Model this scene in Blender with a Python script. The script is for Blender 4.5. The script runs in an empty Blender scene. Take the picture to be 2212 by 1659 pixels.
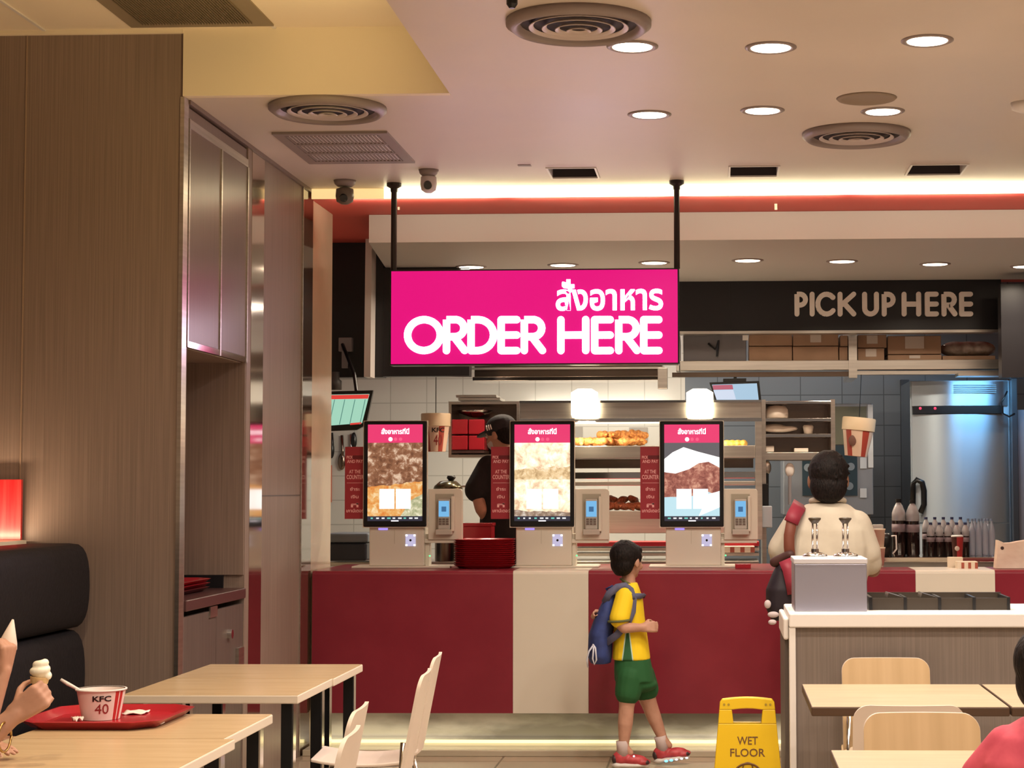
import bpy, bmesh, math, random
from mathutils import Vector, Matrix, Euler
random.seed(7)
PI = math.pi
SC = bpy.context.scene
COL = SC.collection

# ---------------------------------------------------------------- camera
F = 4000.0; W = 2212; H = 1659
CAMZ = 1.49
YAW = math.radians(2.0); PITCH = math.atan(225.5 / F); ROLL = math.radians(-0.17)
PX0 = 1550 - F * math.tan(YAW)
cd = bpy.data.cameras.new('camera'); cam = bpy.data.objects.new('camera', cd); COL.objects.link(cam)
cd.sensor_width = 36; cd.lens = F / W * 36
cd.shift_x = -(PX0 - W / 2) / W
cd.clip_start = .05; cd.clip_end = 60
cam.location = (0, 0, CAMZ)
CR = Matrix.Rotation(YAW, 3, 'Z') @ Matrix.Rotation(PI / 2 + PITCH, 3, 'X') @ Matrix.Rotation(ROLL, 3, 'Z')
cam.rotation_euler = CR.to_euler()
SC.camera = cam

def ray(px, py): return CR @ Vector(((px - PX0) / F, -(py - H / 2) / F, -1))
def at(px, py, Y):
    d = ray(px, py); return d * (Y / d.y) + Vector((0, 0, CAMZ))
def atz(px, py, z):
    d = ray(px, py); return d * ((z - CAMZ) / d.z) + Vector((0, 0, CAMZ))
def pxr(px0, px1, py0, py1, Y):
    cy = (py0 + py1) / 2; cx = (px0 + px1) / 2
    return at(px0, cy, Y).x, at(px1, cy, Y).x, at(cx, py1, Y).z, at(cx, py0, Y).z   # x0,x1,z0,z1

# ---------------------------------------------------------------- world / exposure
w = bpy.data.worlds.new('world'); SC.world = w; w.use_nodes = True
w.node_tree.nodes['Background'].inputs[0].default_value = (1.0, .86, .76, 1)
w.node_tree.nodes['Background'].inputs[1].default_value = .20
SC.view_settings.view_transform = 'Standard'; SC.view_settings.look = 'None'
SC.view_settings.gamma = 1; SC.view_settings.use_curve_mapping = False
SC.view_settings.exposure = 0.0

LAMP_W = 16.0
def area(name, loc, size, power, color, rot=(0, 0, 0), sizey=None, spread=None, parent=None, shape=None):
    l = bpy.data.lights.new(name, 'AREA'); l.energy = power; l.color = color; l.size = size
    if sizey: l.shape = 'RECTANGLE'; l.size_y = sizey
    if shape: l.shape = shape
    if spread: l.spread = math.radians(spread)
    o = bpy.data.objects.new(name, l); COL.objects.link(o); o.rotation_euler = rot
    if parent: o.parent = parent; o.location = Vector(loc) - parent.location
    else: o.location = loc
    return o
# fluorescent fittings of the kitchen ceiling behind the bulkhead, and the cove; the cool lamp is added
area('kitchen_light', (0.2, 14.45, 2.93), 2.6, 30, (1, .90, .76), (0, 0, 0), .25)
area('kitchen_light_left', (-2.3, 13.4, 2.93), 1.0, 7, (.88, .92, 1), (0, 0, 0), .5)
area('added_fridge_light', (2.0, 13.55, 2.285), .45, 7, (.25, .62, 1), (math.radians(24), 0, 0), .10)  # invented lamp under the storage shelf, put there to streak the fridge blue

# ---------------------------------------------------------------- materials
MATS = {}
def mat(name, color=(.8, .8, .8), rough=.5, metal=0, emit=0, ecol=None, spec=.5, trans=0, alpha=1, coat=0, ior=1.45):
    if name in MATS: return MATS[name]
    m = bpy.data.materials.new(name); m.use_nodes = True
    b = m.node_tree.nodes['Principled BSDF']
    b.inputs['Base Color'].default_value = (*color, 1)
    b.inputs['Roughness'].default_value = rough
    b.inputs['Metallic'].default_value = metal
    b.inputs['Specular IOR Level'].default_value = spec
    b.inputs['IOR'].default_value = ior
    if trans: b.inputs['Transmission Weight'].default_value = trans
    if coat: b.inputs['Coat Weight'].default_value = coat; b.inputs['Coat Roughness'].default_value = .08
    if emit:
        b.inputs['Emission Color'].default_value = (*(ecol or color), 1)
        b.inputs['Emission Strength'].default_value = emit
    if alpha < 1: b.inputs['Alpha'].default_value = alpha
    MATS[name] = m; return m
def nodes(m): return m.node_tree.nodes, m.node_tree.links, m.node_tree.nodes['Principled BSDF']
def noise_mat(name, c1, c2, scale=(8, 8, 8), rough=.5, detail=4, lo=.35, hi=.65, bump=0, nscale=1.0, emit=0, metal=0, rr=None, **k):
    if name in MATS: return MATS[name]
    m = mat(name, c1, rough, metal, **k); N, L, b = nodes(m)
    tc = N.new('ShaderNodeTexCoord'); mp = N.new('ShaderNodeMapping'); mp.inputs['Scale'].default_value = scale
    nz = N.new('ShaderNodeTexNoise'); nz.inputs['Scale'].default_value = nscale; nz.inputs['Detail'].default_value = detail
    cr = N.new('ShaderNodeValToRGB'); cr.color_ramp.elements[0].position = lo; cr.color_ramp.elements[1].position = hi
    cr.color_ramp.elements[0].color = (*c1, 1); cr.color_ramp.elements[1].color = (*c2, 1)
    L.new(tc.outputs['Object'], mp.inputs[0]); L.new(mp.outputs[0], nz.inputs[0]); L.new(nz.outputs[0], cr.inputs[0])
    L.new(cr.outputs[0], b.inputs['Base Color'])
    if emit:
        L.new(cr.outputs[0], b.inputs['Emission Color']); b.inputs['Emission Strength'].default_value = emit
    if bump:
        bp = N.new('ShaderNodeBump'); bp.inputs['Strength'].default_value = bump; bp.inputs['Distance'].default_value = .01
        L.new(nz.outputs[0], bp.inputs['Height']); L.new(bp.outputs[0], b.inputs['Normal'])
    if rr:
        mr = N.new('ShaderNodeMapRange'); mr.inputs['To Min'].default_value = rr[0]; mr.inputs['To Max'].default_value = rr[1]
        L.new(nz.outputs[0], mr.inputs[0]); L.new(mr.outputs[0], b.inputs['Roughness'])
    return m
def tile_mat(name, c1, c2, mortar, sx, sz, rough=.2, axis='xz', ms=.004):
    m = mat(name, c1, rough); N, L, b = nodes(m)
    tc = N.new('ShaderNodeTexCoord'); sp = N.new('ShaderNodeSeparateXYZ'); cb = N.new('ShaderNodeCombineXYZ')
    L.new(tc.outputs['Object'], sp.inputs[0])
    L.new(sp.outputs['XYZ'.index(axis[0].upper())], cb.inputs[0]); L.new(sp.outputs['XYZ'.index(axis[1].upper())], cb.inputs[1])
    br = N.new('ShaderNodeTexBrick'); br.offset = 0; br.inputs['Scale'].default_value = 1
    br.inputs['Color1'].default_value = (*c1, 1); br.inputs['Color2'].default_value = (*c2, 1); br.inputs['Mortar'].default_value = (*mortar, 1)
    br.inputs['Mortar Size'].default_value = ms; br.inputs['Brick Width'].default_value = sx; br.inputs['Row Height'].default_value = sz
    L.new(cb.outputs[0], br.inputs[0]); L.new(br.outputs[0], b.inputs['Base Color'])
    return m

M = {}
M['wood'] = noise_mat('wood_laminate', (.19, .138, .115), (.295, .218, .182), (170, 170, 1.6), .42, 8, .25, .75, spec=.35)
M['wood_grey'] = noise_mat('grey_wood_laminate', (.17, .135, .115), (.23, .185, .158), (150, 150, 2), .45, 6, .3, .7)
M['wood_gloss'] = noise_mat('satin_wood_door', (.145, .098, .090), (.18, .125, .112), (120, 120, 2), .30, 5, .3, .7)
M['ceil'] = noise_mat('ceiling_paint', (.60, .53, .47), (.67, .59, .52), (1.2, 1.2, 1.2), .55, 5, .3, .7, rr=(.32, .6))
M['cream'] = mat('cream_paint', (.80, .70, .55), .6)
M['creamgloss'] = noise_mat('cream_gloss_tile', (.66, .55, .40), (.72, .60, .45), (3, 3, 3), .12, 3)
M['red'] = noise_mat('red_laminate', (.215, .018, .033), (.24, .022, .038), (4, 4, 4), .28, 3, spec=.45)
M['redceil'] = mat('red_ceiling_paint', (.62, .10, .08), .6)
M['white'] = mat('white_laminate', (.72, .66, .56), .3)
M['white2'] = mat('white_paint', (.70, .66, .63), .4)
M['dark'] = mat('black_panel', (.012, .011, .014), .35)
M['black'] = mat('black_plastic', (.008, .008, .009), .3)
M['darkbrown'] = mat('dark_brown', (.05, .025, .022), .35)
M['steel'] = noise_mat('brushed_steel', (.50, .46, .42), (.62, .58, .53), (2, 2, 60), .3, 3, .3, .7, metal=1)
M['steel_dark'] = mat('dark_steel', (.20, .15, .12), .22, 1)
M['mirror'] = noise_mat('mirror_steel', (.62, .55, .5), (.70, .62, .55), (1, 1, 3), .10, 2, metal=1)
M['chrome'] = mat('chrome', (.75, .74, .73), .12, 1)
M['marble'] = noise_mat('marble_plinth', (.26, .26, .25), (.66, .68, .68), (1.2, 2, 4), .14, 9, .42, .58)
M['floor'] = tile_mat('floor_tile', (.48, .38, .27), (.43, .34, .24), (.15, .10, .07), .6, .6, .10, 'xy', .006)
M['table'] = noise_mat('table_laminate', (.52, .37, .21), (.60, .44, .26), (3, 22, 3), .25, 4, .3, .7)
M['table_r'] = noise_mat('pale_oak_table', (.38, .285, .185), (.44, .335, .22), (3, 26, 3), .35, 4, .3, .7)
M['edge'] = mat('table_edge', (.66, .57, .47), .4)
M['edge_dark'] = mat('dark_table_edge', (.06, .03, .015), .5)
M['ply'] = noise_mat('beech_veneer', (.44, .30, .155), (.52, .36, .20), (24, 3, 1.0), .4, 4, .3, .7)
M['chairwhite'] = mat('pale_laminate', (.62, .52, .44), .4)
M['leather'] = noise_mat('black_leatherette', (.008, .007, .009), (.013, .011, .014), (60, 60, 60), .6, 2, bump=.1, spec=.2)
M['yellow'] = mat('yellow_plastic', (.62, .40, .004), .35)
M['signtext'] = mat('sign_dark_text', (.12, .05, .01), .6)
M['skin'] = noise_mat('skin', (.42, .22, .15), (.48, .26, .18), (20, 20, 20), .5, 3, spec=.4)
M['skin_dark'] = noise_mat('tan_skin', (.24, .115, .07), (.28, .135, .085), (20, 20, 20), .5, 3, spec=.4)
M['hair'] = noise_mat('black_hair', (.004, .003, .003), (.014, .009, .008), (140, 140, 50), .6, 3, bump=.6, spec=.2)
M['lamp'] = mat('lamp_diffuser', (1, .9, .75), .5, emit=9, ecol=(1, .86, .66))
M['lamp2'] = mat('soffit_lamp_diffuser', (1, .9, .75), .5, emit=7, ecol=(1, .82, .60))
M['cove'] = mat('cove_strip_glow', (1, .9, .6), .5, emit=7.0, ecol=(1, .87, .56))
M['led'] = mat('floor_led_strip', (1, .9, .5), .5, emit=1.3, ecol=(1, .85, .42))
M['pink'] = mat('sign_pink_face', (.05, .0, .02), .3, emit=1.0, ecol=(.80, .003, .20))
M['glowwhite'] = mat('sign_white_letters', (.9, .9, .9), .4, emit=8, ecol=(.95, .80, 1))
M['letter'] = mat('cream_letters', (.90, .84, .80), .5)
M['paper'] = mat('white_paper', (.80, .72, .66), .7)
M['kraft'] = noise_mat('kraft_card', (.30, .18, .11), (.36, .22, .14), (5, 5, 5), .7, 3)
M['traycol'] = mat('red_tray_plastic', (.36, .016, .026), .22)
M['plastic_cream'] = mat('cream_plastic', (.72, .66, .56), .35)
M['vent'] = mat('vent_metal', (.26, .21, .20), .4)
M['ventdark'] = mat('vent_dark_throat', (.03, .022, .025), .7)
M['slate'] = tile_mat('slate_tile', (.13, .15, .18), (.115, .135, .165), (.06, .07, .085), .34, .25, .25, 'xz')
M['whitetile'] = tile_mat('cream_wall_tile', (.52, .51, .48), (.50, .49, .46), (.36, .35, .32), .30, .20, .18, 'xz')
M['icecream'] = mat('ice_cream', (.85, .80, .66), .35)
M['cone'] = noise_mat('wafer_cone', (.62, .40, .18), (.72, .50, .26), (80, 80, 80), .6, 2)

# ---------------------------------------------------------------- mesh helpers
class MB:
    def __init__(s): s.v = []; s.f = []
    def add(s, vs, fs):
        n = len(s.v); s.v += [Vector(p) for p in vs]; s.f += [tuple(i + n for i in f) for f in fs]; return s
    def box(s, x0, x1, y0, y1, z0, z1):
        vs = [(x, y, z) for x in (x0, x1) for y in (y0, y1) for z in (z0, z1)]
        return s.add(vs, [(0, 1, 3, 2), (4, 6, 7, 5), (0, 4, 5, 1), (2, 3, 7, 6), (0, 2, 6, 4), (1, 5, 7, 3)])
    def pbox(s, px0, px1, py0, py1, Y, d):
        x0, x1, z0, z1 = pxr(px0, px1, py0, py1, Y); return s.box(x0, x1, Y, Y + d, z0, z1)
    def lathe(s, prof, c=(0, 0, 0), n=24, axis='z', cap=True, M_=None):
        rings = []; vs = []
        for r, h in prof:
            for i in range(n):
                a = 2 * PI * i / n; p = Vector((r * math.cos(a), r * math.sin(a), h))
                if axis == 'y': p = Vector((p.x, p.z, p.y))
                if axis == 'x': p = Vector((p.z, p.x, p.y))
                if M_: p = M_ @ p
                vs.append(p + Vector(c))
        fs = []
        for k in range(len(prof) - 1):
            for i in range(n):
                j = (i + 1) % n; fs.append((k * n + i, k * n + j, (k + 1) * n + j, (k + 1) * n + i))
        if cap: fs.append(tuple(reversed(range(n)))); fs.append(tuple(range((len(prof) - 1) * n, len(prof) * n)))
        return s.add(vs, fs)
    def cyl(s, p0, p1, r, r1=None, n=16):
        p0 = Vector(p0); p1 = Vector(p1); d = p1 - p0; L_ = d.length
        q = Vector((0, 0, 1)).rotation_difference(d.normalized()).to_matrix()
        return s.lathe([(r, 0), (r if r1 is None else r1, L_)], p0, n, M_=q)
    def tube(s, pts, r, n=10):
        pts = [Vector(p) for p in pts]; vs = []; fs = []; up = Vector((.13, .21, .97)).normalized()
        for k, p in enumerate(pts):
            t = (pts[min(k + 1, len(pts) - 1)] - pts[max(k - 1, 0)]).normalized()
            a = t.cross(up)
            if a.length < .05: a = t.cross(Vector((1, 0, 0)))
            a.normalize(); b = t.cross(a)
            rr = r[k] if isinstance(r, (list, tuple)) else r
            for i in range(n):
                g = 2 * PI * i / n; vs.append(p + (a * math.cos(g) + b * math.sin(g)) * rr)
        for k in range(len(pts) - 1):
            for i in range(n):
                j = (i + 1) % n; fs.append((k * n + i, k * n + j, (k + 1) * n + j, (k + 1) * n + i))
        fs.append(tuple(reversed(range(n)))); fs.append(tuple(range((len(pts) - 1) * n, len(pts) * n)))
        return s.add(vs, fs)
    def prism(s, poly, d, origin=(0, 0, 0), ax=('x', 'z'), dv=None):
        """polygon in the plane of two axes, extruded along the third by d"""
        e = {'x': Vector((1, 0, 0)), 'y': Vector((0, 1, 0)), 'z': Vector((0, 0, 1))}
        third = [k for k in 'xyz' if k not in ax][0]; dv = dv or e[third] * d; o = Vector(origin)
        n = len(poly); vs = [o + e[ax[0]] * a + e[ax[1]] * b for a, b in poly]; vs += [p + dv for p in vs]
        fs = [tuple(range(n)), tuple(reversed(range(n, 2 * n)))] + [(i, (i + 1) % n + 0, (i + 1) % n + n, i + n) for i in range(n)]
        return s.add(vs, fs)
    def sphere(s, c, r, n=16, m=10):
        r = r if isinstance(r, (tuple, list)) else (r, r, r); vs = []; fs = []
        for k in range(1, m):
            t = PI * k / m
            for i in range(n):
                a = 2 * PI * i / n; vs.append((c[0] + r[0] * math.sin(t) * math.cos(a), c[1] + r[1] * math.sin(t) * math.sin(a), c[2] + r[2] * math.cos(t)))
        for k in range(m - 2):
            for i in range(n):
                j = (i + 1) % n; fs.append((k * n + i, (k + 1) * n + i, (k + 1) * n + j, k * n + j))
        vs.append((c[0], c[1], c[2] + r[2])); vs.append((c[0], c[1], c[2] - r[2])); T = len(vs) - 2
        for i in range(n):
            j = (i + 1) % n; fs.append((T, i, j)); fs.append((T + 1, (m - 2) * n + j, (m - 2) * n + i))
        return s.add(vs, fs)
    def xf(s, m, start=0):
        for i in range(start, len(s.v)): s.v[i] = m @ s.v[i]
        return s

def wloc(o):
    v = Vector((0, 0, 0))
    while o: v += o.location; o = o.parent
    return v
def link(name, me, m, parent=None, bevel=0, smooth=False, seg=2):
    o = bpy.data.objects.new(name, me); COL.objects.link(o)
    if m: me.materials.append(m if not isinstance(m, str) else M[m])
    if parent: o.parent = parent
    if smooth:
        for p in me.polygons: p.use_smooth = True
    if bevel:
        b = o.modifiers.new('bevel', 'BEVEL'); b.width = bevel; b.segments = seg; b.limit_method = 'ANGLE'; b.angle_limit = math.radians(40)
    return o
def B(name, mb, m, parent=None, bevel=0, smooth=False, seg=2, auto=False):
    off = wloc(parent)
    me = bpy.data.meshes.new(name); me.from_pydata([tuple(p - off) for p in mb.v], [], mb.f); me.update()
    bm = bmesh.new(); bm.from_mesh(me); bmesh.ops.recalc_face_normals(bm, faces=bm.faces)
    if auto:
        for e in bm.edges:
            if len(e.link_faces) == 2 and e.calc_face_angle(0) > .6: e.smooth = False
    bm.to_mesh(me); bm.free()
    if auto: smooth = True
    return link(name, me, m, parent, bevel, smooth, seg)
def tag(o, label=None, cat=None, group=None, kind=None):
    if label: o['label'] = label
    if cat: o['category'] = cat
    if group: o['group'] = group
    if kind: o['kind'] = kind
    return o
def thing(name, label, cat, loc=(0, 0, 0), group=None):
    o = bpy.data.objects.new(name, None); COL.objects.link(o); o.location = loc; o.empty_display_size = .1
    return tag(o, label, cat, group)
def struct(name, mb, m, **k):
    o = B(name, mb, m, **k); o['kind'] = 'structure'; return o
def single(name, mb, m, label, cat, group=None, **k):
    """a one-mesh thing: origin moved to the base centre"""
    xs = [p.x for p in mb.v]; ys = [p.y for p in mb.v]; zs = [p.z for p in mb.v]
    c = Vector(((min(xs) + max(xs)) / 2, (min(ys) + max(ys)) / 2, min(zs)))
    mb.v = [p - c for p in mb.v]; o = B(name, mb, m, **k); o.location = c; return tag(o, label, cat, group)
def copy_tree(o, parent=None):
    c = o.copy(); COL.objects.link(c); c.parent = parent
    for ch in list(o.children): copy_tree(ch, c)
    return c

def blob(name, prims, m, parent=None, voxel=.008, smooth=4, fac=.5):
    """union of capsules / ellipsoids / lofts fused into one continuous surface"""
    mb = MB()
    for p in prims:
        if p[0] == 'c':
            a, b, r0, r1 = Vector(p[1]), Vector(p[2]), p[3], p[4]; d = b - a
            q = Vector((0, 0, 1)).rotation_difference(d.normalized()).to_matrix() if d.length > 1e-6 else Matrix.Identity(3)
            pr = [(max(1e-4, r0 * math.sin(t)), -r0 * math.cos(t)) for t in [.02, .4, .8, 1.2, PI / 2]]
            pr += [(max(1e-4, r1 * math.cos(t)), d.length + r1 * math.sin(t)) for t in [0, .4, .8, 1.2, 1.55]]
            mb.lathe(pr, a, 14, M_=q)
        elif p[0] == 'e':
            k = len(mb.v); mb.sphere((0, 0, 0), p[2], 18, 12)
            R_ = p[3] if len(p) > 3 else Matrix.Identity(3)
            for i in range(k, len(mb.v)): mb.v[i] = R_ @ mb.v[i] + Vector(p[1])
        elif p[0] == 'l':
            vs = []; fs = []; n = 20; rings = p[1]
            R_ = Matrix.Rotation(p[2], 3, 'Z') if len(p) > 2 else Matrix.Identity(3)
            for c, rx, ry in rings:
                for i in range(n):
                    a = 2 * PI * i / n; ca, sa = math.cos(a), math.sin(a)
                    e = .85
                    vs.append(Vector(c) + R_ @ Vector((rx * abs(ca) ** e * (1 if ca > 0 else -1), ry * abs(sa) ** e * (1 if sa > 0 else -1), 0)))
            for k in range(len(rings) - 1):
                for i in range(n):
                    j = (i + 1) % n; fs.append((k * n + i, k * n + j, (k + 1) * n + j, (k + 1) * n + i))
            fs.append(tuple(reversed(range(n)))); fs.append(tuple(range((len(rings) - 1) * n, len(rings) * n)))
            mb.add(vs, fs)
        elif p[0] == 'm': mb.add(p[1].v, p[1].f)
    off = wloc(parent)
    me = bpy.data.meshes.new('t'); me.from_pydata([tuple(p - off) for p in mb.v], [], mb.f)
    bm = bmesh.new(); bm.from_mesh(me); bmesh.ops.recalc_face_normals(bm, faces=bm.faces); bm.to_mesh(me); bm.free()
    o = bpy.data.objects.new('t', me); COL.objects.link(o)
    r = o.modifiers.new('r', 'REMESH'); r.mode = 'VOXEL'; r.voxel_size = voxel
    if smooth: s = o.modifiers.new('s', 'SMOOTH'); s.iterations = smooth; s.factor = fac
    dg = bpy.context.evaluated_depsgraph_get(); dg.update()
    me2 = bpy.data.meshes.new_from_object(o.evaluated_get(dg)); me2.name = name
    bpy.data.objects.remove(o); bpy.data.meshes.remove(me)
    me2.materials.clear()
    return link(name, me2, m, parent, smooth=True)

def bounds(me):
    xs = [v.co.x for v in me.vertices]; ys = [v.co.y for v in me.vertices]
    return min(xs), max(xs), min(ys), max(ys)
def text(name, s, m, parent, box, Y, depth=.004, offset=0, size=1, nrm=-1):
    """built-in font lettering fitted to the rectangle box=(x0,x1,z0,z1) on the plane y=Y, facing the room"""
    cu = bpy.data.curves.new('t', 'FONT'); cu.body = s; cu.size = size; cu.offset = offset; cu.extrude = .01; cu.resolution_u = 3
    o = bpy.data.objects.new('t', cu); COL.objects.link(o)
    dg = bpy.context.evaluated_depsgraph_get(); dg.update()
    me = bpy.data.meshes.new_from_object(o.evaluated_get(dg)); bpy.data.objects.remove(o); me.name = name
    x0, x1, y0, y1 = bounds(me); off = wloc(parent)
    for v in me.vertices:
        u = (v.co.x - x0) / max(1e-6, x1 - x0); t = (v.co.y - y0) / max(1e-6, y1 - y0)
        v.co = Vector((box[0] + u * (box[1] - box[0]), Y - (depth if v.co.z > 0 else -.0005), box[2] + t * (box[3] - box[2]))) - off
    me.materials.clear(); me.update()
    return link(name, me, m, parent)
def ptext(name, s, m, parent, px0, px1, py0, py1, Y, **k):
    return text(name, s, m, parent, pxr(px0, px1, py0, py1, Y), Y, **k)

def glyph(ch, w, h, t):
    a = t / 2; x1 = w - a; y1 = h - a; mid = h * .5
    arc = lambda cx, cy, rx, ry, a0, a1, n=18: [(cx + rx * math.cos(math.radians(a0 + (a1 - a0) * i / n)), cy + ry * math.sin(math.radians(a0 + (a1 - a0) * i / n))) for i in range(n + 1)]
    if ch == 'O': return [arc(w / 2, h / 2, w / 2 - a, h / 2 - a, 0, 360, 36)]
    if ch == 'I': return [[(w / 2, a), (w / 2, y1)]]
    if ch == 'H': return [[(a, a), (a, y1)], [(x1, a), (x1, y1)], [(a, mid), (x1, mid)]]
    if ch == 'E': return [[(x1, a), (a, a), (a, y1), (x1, y1)], [(a, mid), (x1, mid)]]
    if ch == 'D': return [[(a, a), (a, y1), (w * .35, y1)] + arc(w * .35, h / 2, x1 - w * .35, h / 2 - a, 90, -90) + [(a, a)]]
    if ch in 'PR':
        b = h * .46; r = (y1 - b) / 2; cx = x1 - r
        g = [[(a, a), (a, y1), (cx, y1)] + arc(cx, b + r, r, r, 90, -90) + [(a, b)]]
        if ch == 'R': g.append([(w * .45, b), (x1 + t * .1, a)])
        return g
    if ch == 'C': return [arc(w * .56, h / 2, w * .56 - a, h / 2 - a, 42, 318, 26)]
    if ch == 'K': return [[(a, a), (a, y1)], [(a + t * .4, mid - t * .1), (x1, y1)], [(a + t * .9, mid + t * .1), (x1, a)]]
    if ch == 'U': r = x1 / 2 - a / 2; return [[(a, y1), (a, w / 2)] + arc(w / 2, w / 2, w / 2 - a, w / 2 - a, 180, 360) + [(x1, y1)]]
    return []
def stroke_letter(name, ch, px0, px1, py0, py1, tpx, Y, m, parent, depth=.012):
    x0, x1, z0, z1 = pxr(px0, px1, py0, py1, Y); t = tpx * Y / F; mb = MB(); cnt = 0
    for line in glyph(ch, x1 - x0, z1 - z0, t):
        for i in range(len(line) - 1):
            p = Vector(line[i]); q = Vector(line[i + 1]); d = (q - p)
            if d.length < 1e-6: continue
            d.normalize(); n = Vector((-d.y, d.x)) * t / 2
            cnt += 1; e_ = .0004 * (cnt % 7)
            mb.prism([tuple(p + n), tuple(p - n), tuple(q - n), tuple(q + n)], depth + e_, (x0, Y - depth - e_, z0))
        for k, p in enumerate(line):
            if len(line) < 12 or k % 2 == 0 or k == len(line) - 1:
                cnt += 1; e_ = .0002 + .0004 * (cnt % 7)
                mb.prism([(p[0] + t / 2 * math.cos(g * PI / 7), p[1] + t / 2 * math.sin(g * PI / 7)) for g in range(14)], depth + e_, (x0, Y - depth - e_, z0))
    return B(name, mb, m, parent)
# ================================================================ the room shell
HC = 3.22; HH = 3.52; XL = -2.345; XR = 5.2; YE = 10.52
struct('floor', MB().box(-4.6, XR, -3, 12.2, -.1, 0), 'floor')
wells = [(1185, 1293, 355, 378), (1573, 1683, 353, 378), (1962, 2087, 342, 369)]
wl = []
for a, b, c, d in wells:
    p = atz(a, (c + d) / 2 + 8, HC); q = atz(b, (c + d) / 2 + 8, HC); wl.append((p.x, q.x))
cb = MB()
cb.box(-1.166, XR, -3, 8.03, HC, HH + .1)
cb.box(-4.6, XR, 8.03, 9.88, HC, HH + .1); cb.box(-4.6, XR, 10.22, YE, HC, HH + .1)
xs = [-4.6] + [v for p in wl for v in p] + [XR]
for i in range(0, len(xs), 2): cb.box(xs[i], xs[i + 1], 9.88, 10.22, HC, HH + .1)
struct('ceiling', cb, 'ceil')
struct('ceiling_upper', MB().box(-4.6, -1.166, -3, 8.0, HH, HH + .1), 'cream')
struct('wall_soffit', MB().box(XL, -1.167, 7.985, 8.03, HC, HH), 'cream')
struct('wall_left', MB().box(-4.6, XL, 8.0, 8.06, 0, HH), 'wood')
struct('wall_left_dining', MB().box(-3.5, -3.4, -3, 8.0, 0, HH), 'wood')
struct('wall_left_side', MB().box(-3.1, XL, 9.45, 10.34, 0, HC), 'wood')
struct('wall_left_kitchen', MB().box(-3.9, -3.8, 11.2, 15.3, 0, 3.2), 'whitetile')
struct('wall_left_column', MB().box(-3.1, XL, 10.62, 11.17, 0, 3.17), 'creamgloss', bevel=.004)
xk = at(1480, 900, 15.2).x
struct('wall_back', MB().box(-3.9, xk, 15.2, 15.3, 0, 3.2), 'whitetile')
struct('wall_back_right', MB().box(xk, XR + 1, 15.2, 15.3, 0, 3.2), 'slate')
struct('floor_kitchen', MB().box(-3.9, XR + 1, 11.6, 15.3, 0, .18), 'floor')
struct('wall_right', MB().box(XR, XR + .1, -3, 15.3, 0, 3.6), 'wood')
struct('ceiling_red', MB().box(-4.2, XR + 1, 10.56, 15.3, 3.17, 3.24), 'redceil')
# seam line, metal corner strip, ceiling trim
p = at(51, 600, 8.0)
struct('trim_1', MB().box(p.x - .003, p.x + .003, 7.996, 8.0, 0, HH - .02), mat('seam_line', (.33, .23, .17), .4))
struct('trim_2', MB().box(XL - .012, XL + .006, 7.992, 8.06, 0, HC - .002), 'steel')
struct('trim_3', MB().box(-3.4, XL, 7.982, 8.0, HH - .02, HH), 'cream')
struct('trim_4', MB().box(-3.0, XL + .004, 9.2, 9.45, 0, HC), 'mirror')
struct('trim_5', MB().box(-3.0, XL + .003, 10.34, 10.61, 0, HC), mat('dark_gloss_strip', (.08, .045, .025), .06, 0, coat=1))
struct('trim_6', MB().box(XL - .01, XL + .008, 10.335, 10.35, 0, HC), 'steel')
struct('trim_7', MB().box(-3.0, XL + .002, 9.12, 9.2, 0, HC), 'wood')
struct('trim_8', MB().box(-2.4, XL + .012, 8.07, 10.6, HC - .02, HC), 'wood_gloss')
struct('trim_9', MB().box(XL - .004, XL + .002, 9.45, 10.34, 1.455, 1.461), 'darkbrown')
# lit white strip where the lower ceiling steps up to the red one
x0 = at(672, 410, 10.5).x
t = thing('cove_light', 'long glowing white light strip along the ceiling edge above the order sign', 'light strip', (1.5, 10.54, 3.16))
B('housing', MB().box(x0, XR, YE + .002, 10.558, 3.172, 3.30), 'cream', t)
B('diffuser', MB().box(x0 + .42, XR, YE - .01, YE + .001, 3.160, 3.217), 'cove', t)
B('end_section', MB().box(x0, x0 + .42, YE - .01, YE + .001, 3.160, 3.217), mat('dim_cove_section', (1, .8, .4), .5, emit=.75, ecol=(1, .75, .35)), t)
for k in range(6): area('cove_area', (x0 + .6 + k * 1.0, 10.562, 3.125), .9, 2.8, (1, .78, .58), (math.radians(122), 0, 0), .03, parent=t)
for (px, w_) in ((861, 4), (1676, 6)):
    single('hanging_bracket', MB().pbox(px - w_ / 2, px + w_ / 2, 420, 453, 10.9, .01), 'cream', 'small pale bracket under the red ceiling, ' + ('left end by sign pole' if px < 900 else 'right of the second sign pole'), 'bracket', 'brackets on the red ceiling')

# bulkhead over the kitchen pass
zs = at(1600, 518, 11.2).z
xl0 = at(797, 500, 11.2).x; xl1 = at(846, 590, 12.9).x
mb = MB().prism([(xl0, 11.2), (xl0 - .07, 11.9), (xl0 - .12, 12.4), (xl1, 12.9), (xl1, 13.46), (XR + 1, 13.46), (XR + 1, 11.2)], 3.168 - zs, (0, 0, zs), ('x', 'y'))
struct('wall_bulkhead', mb, mat('bulkhead_paint', (.46, .445, .42), .55))
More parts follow.
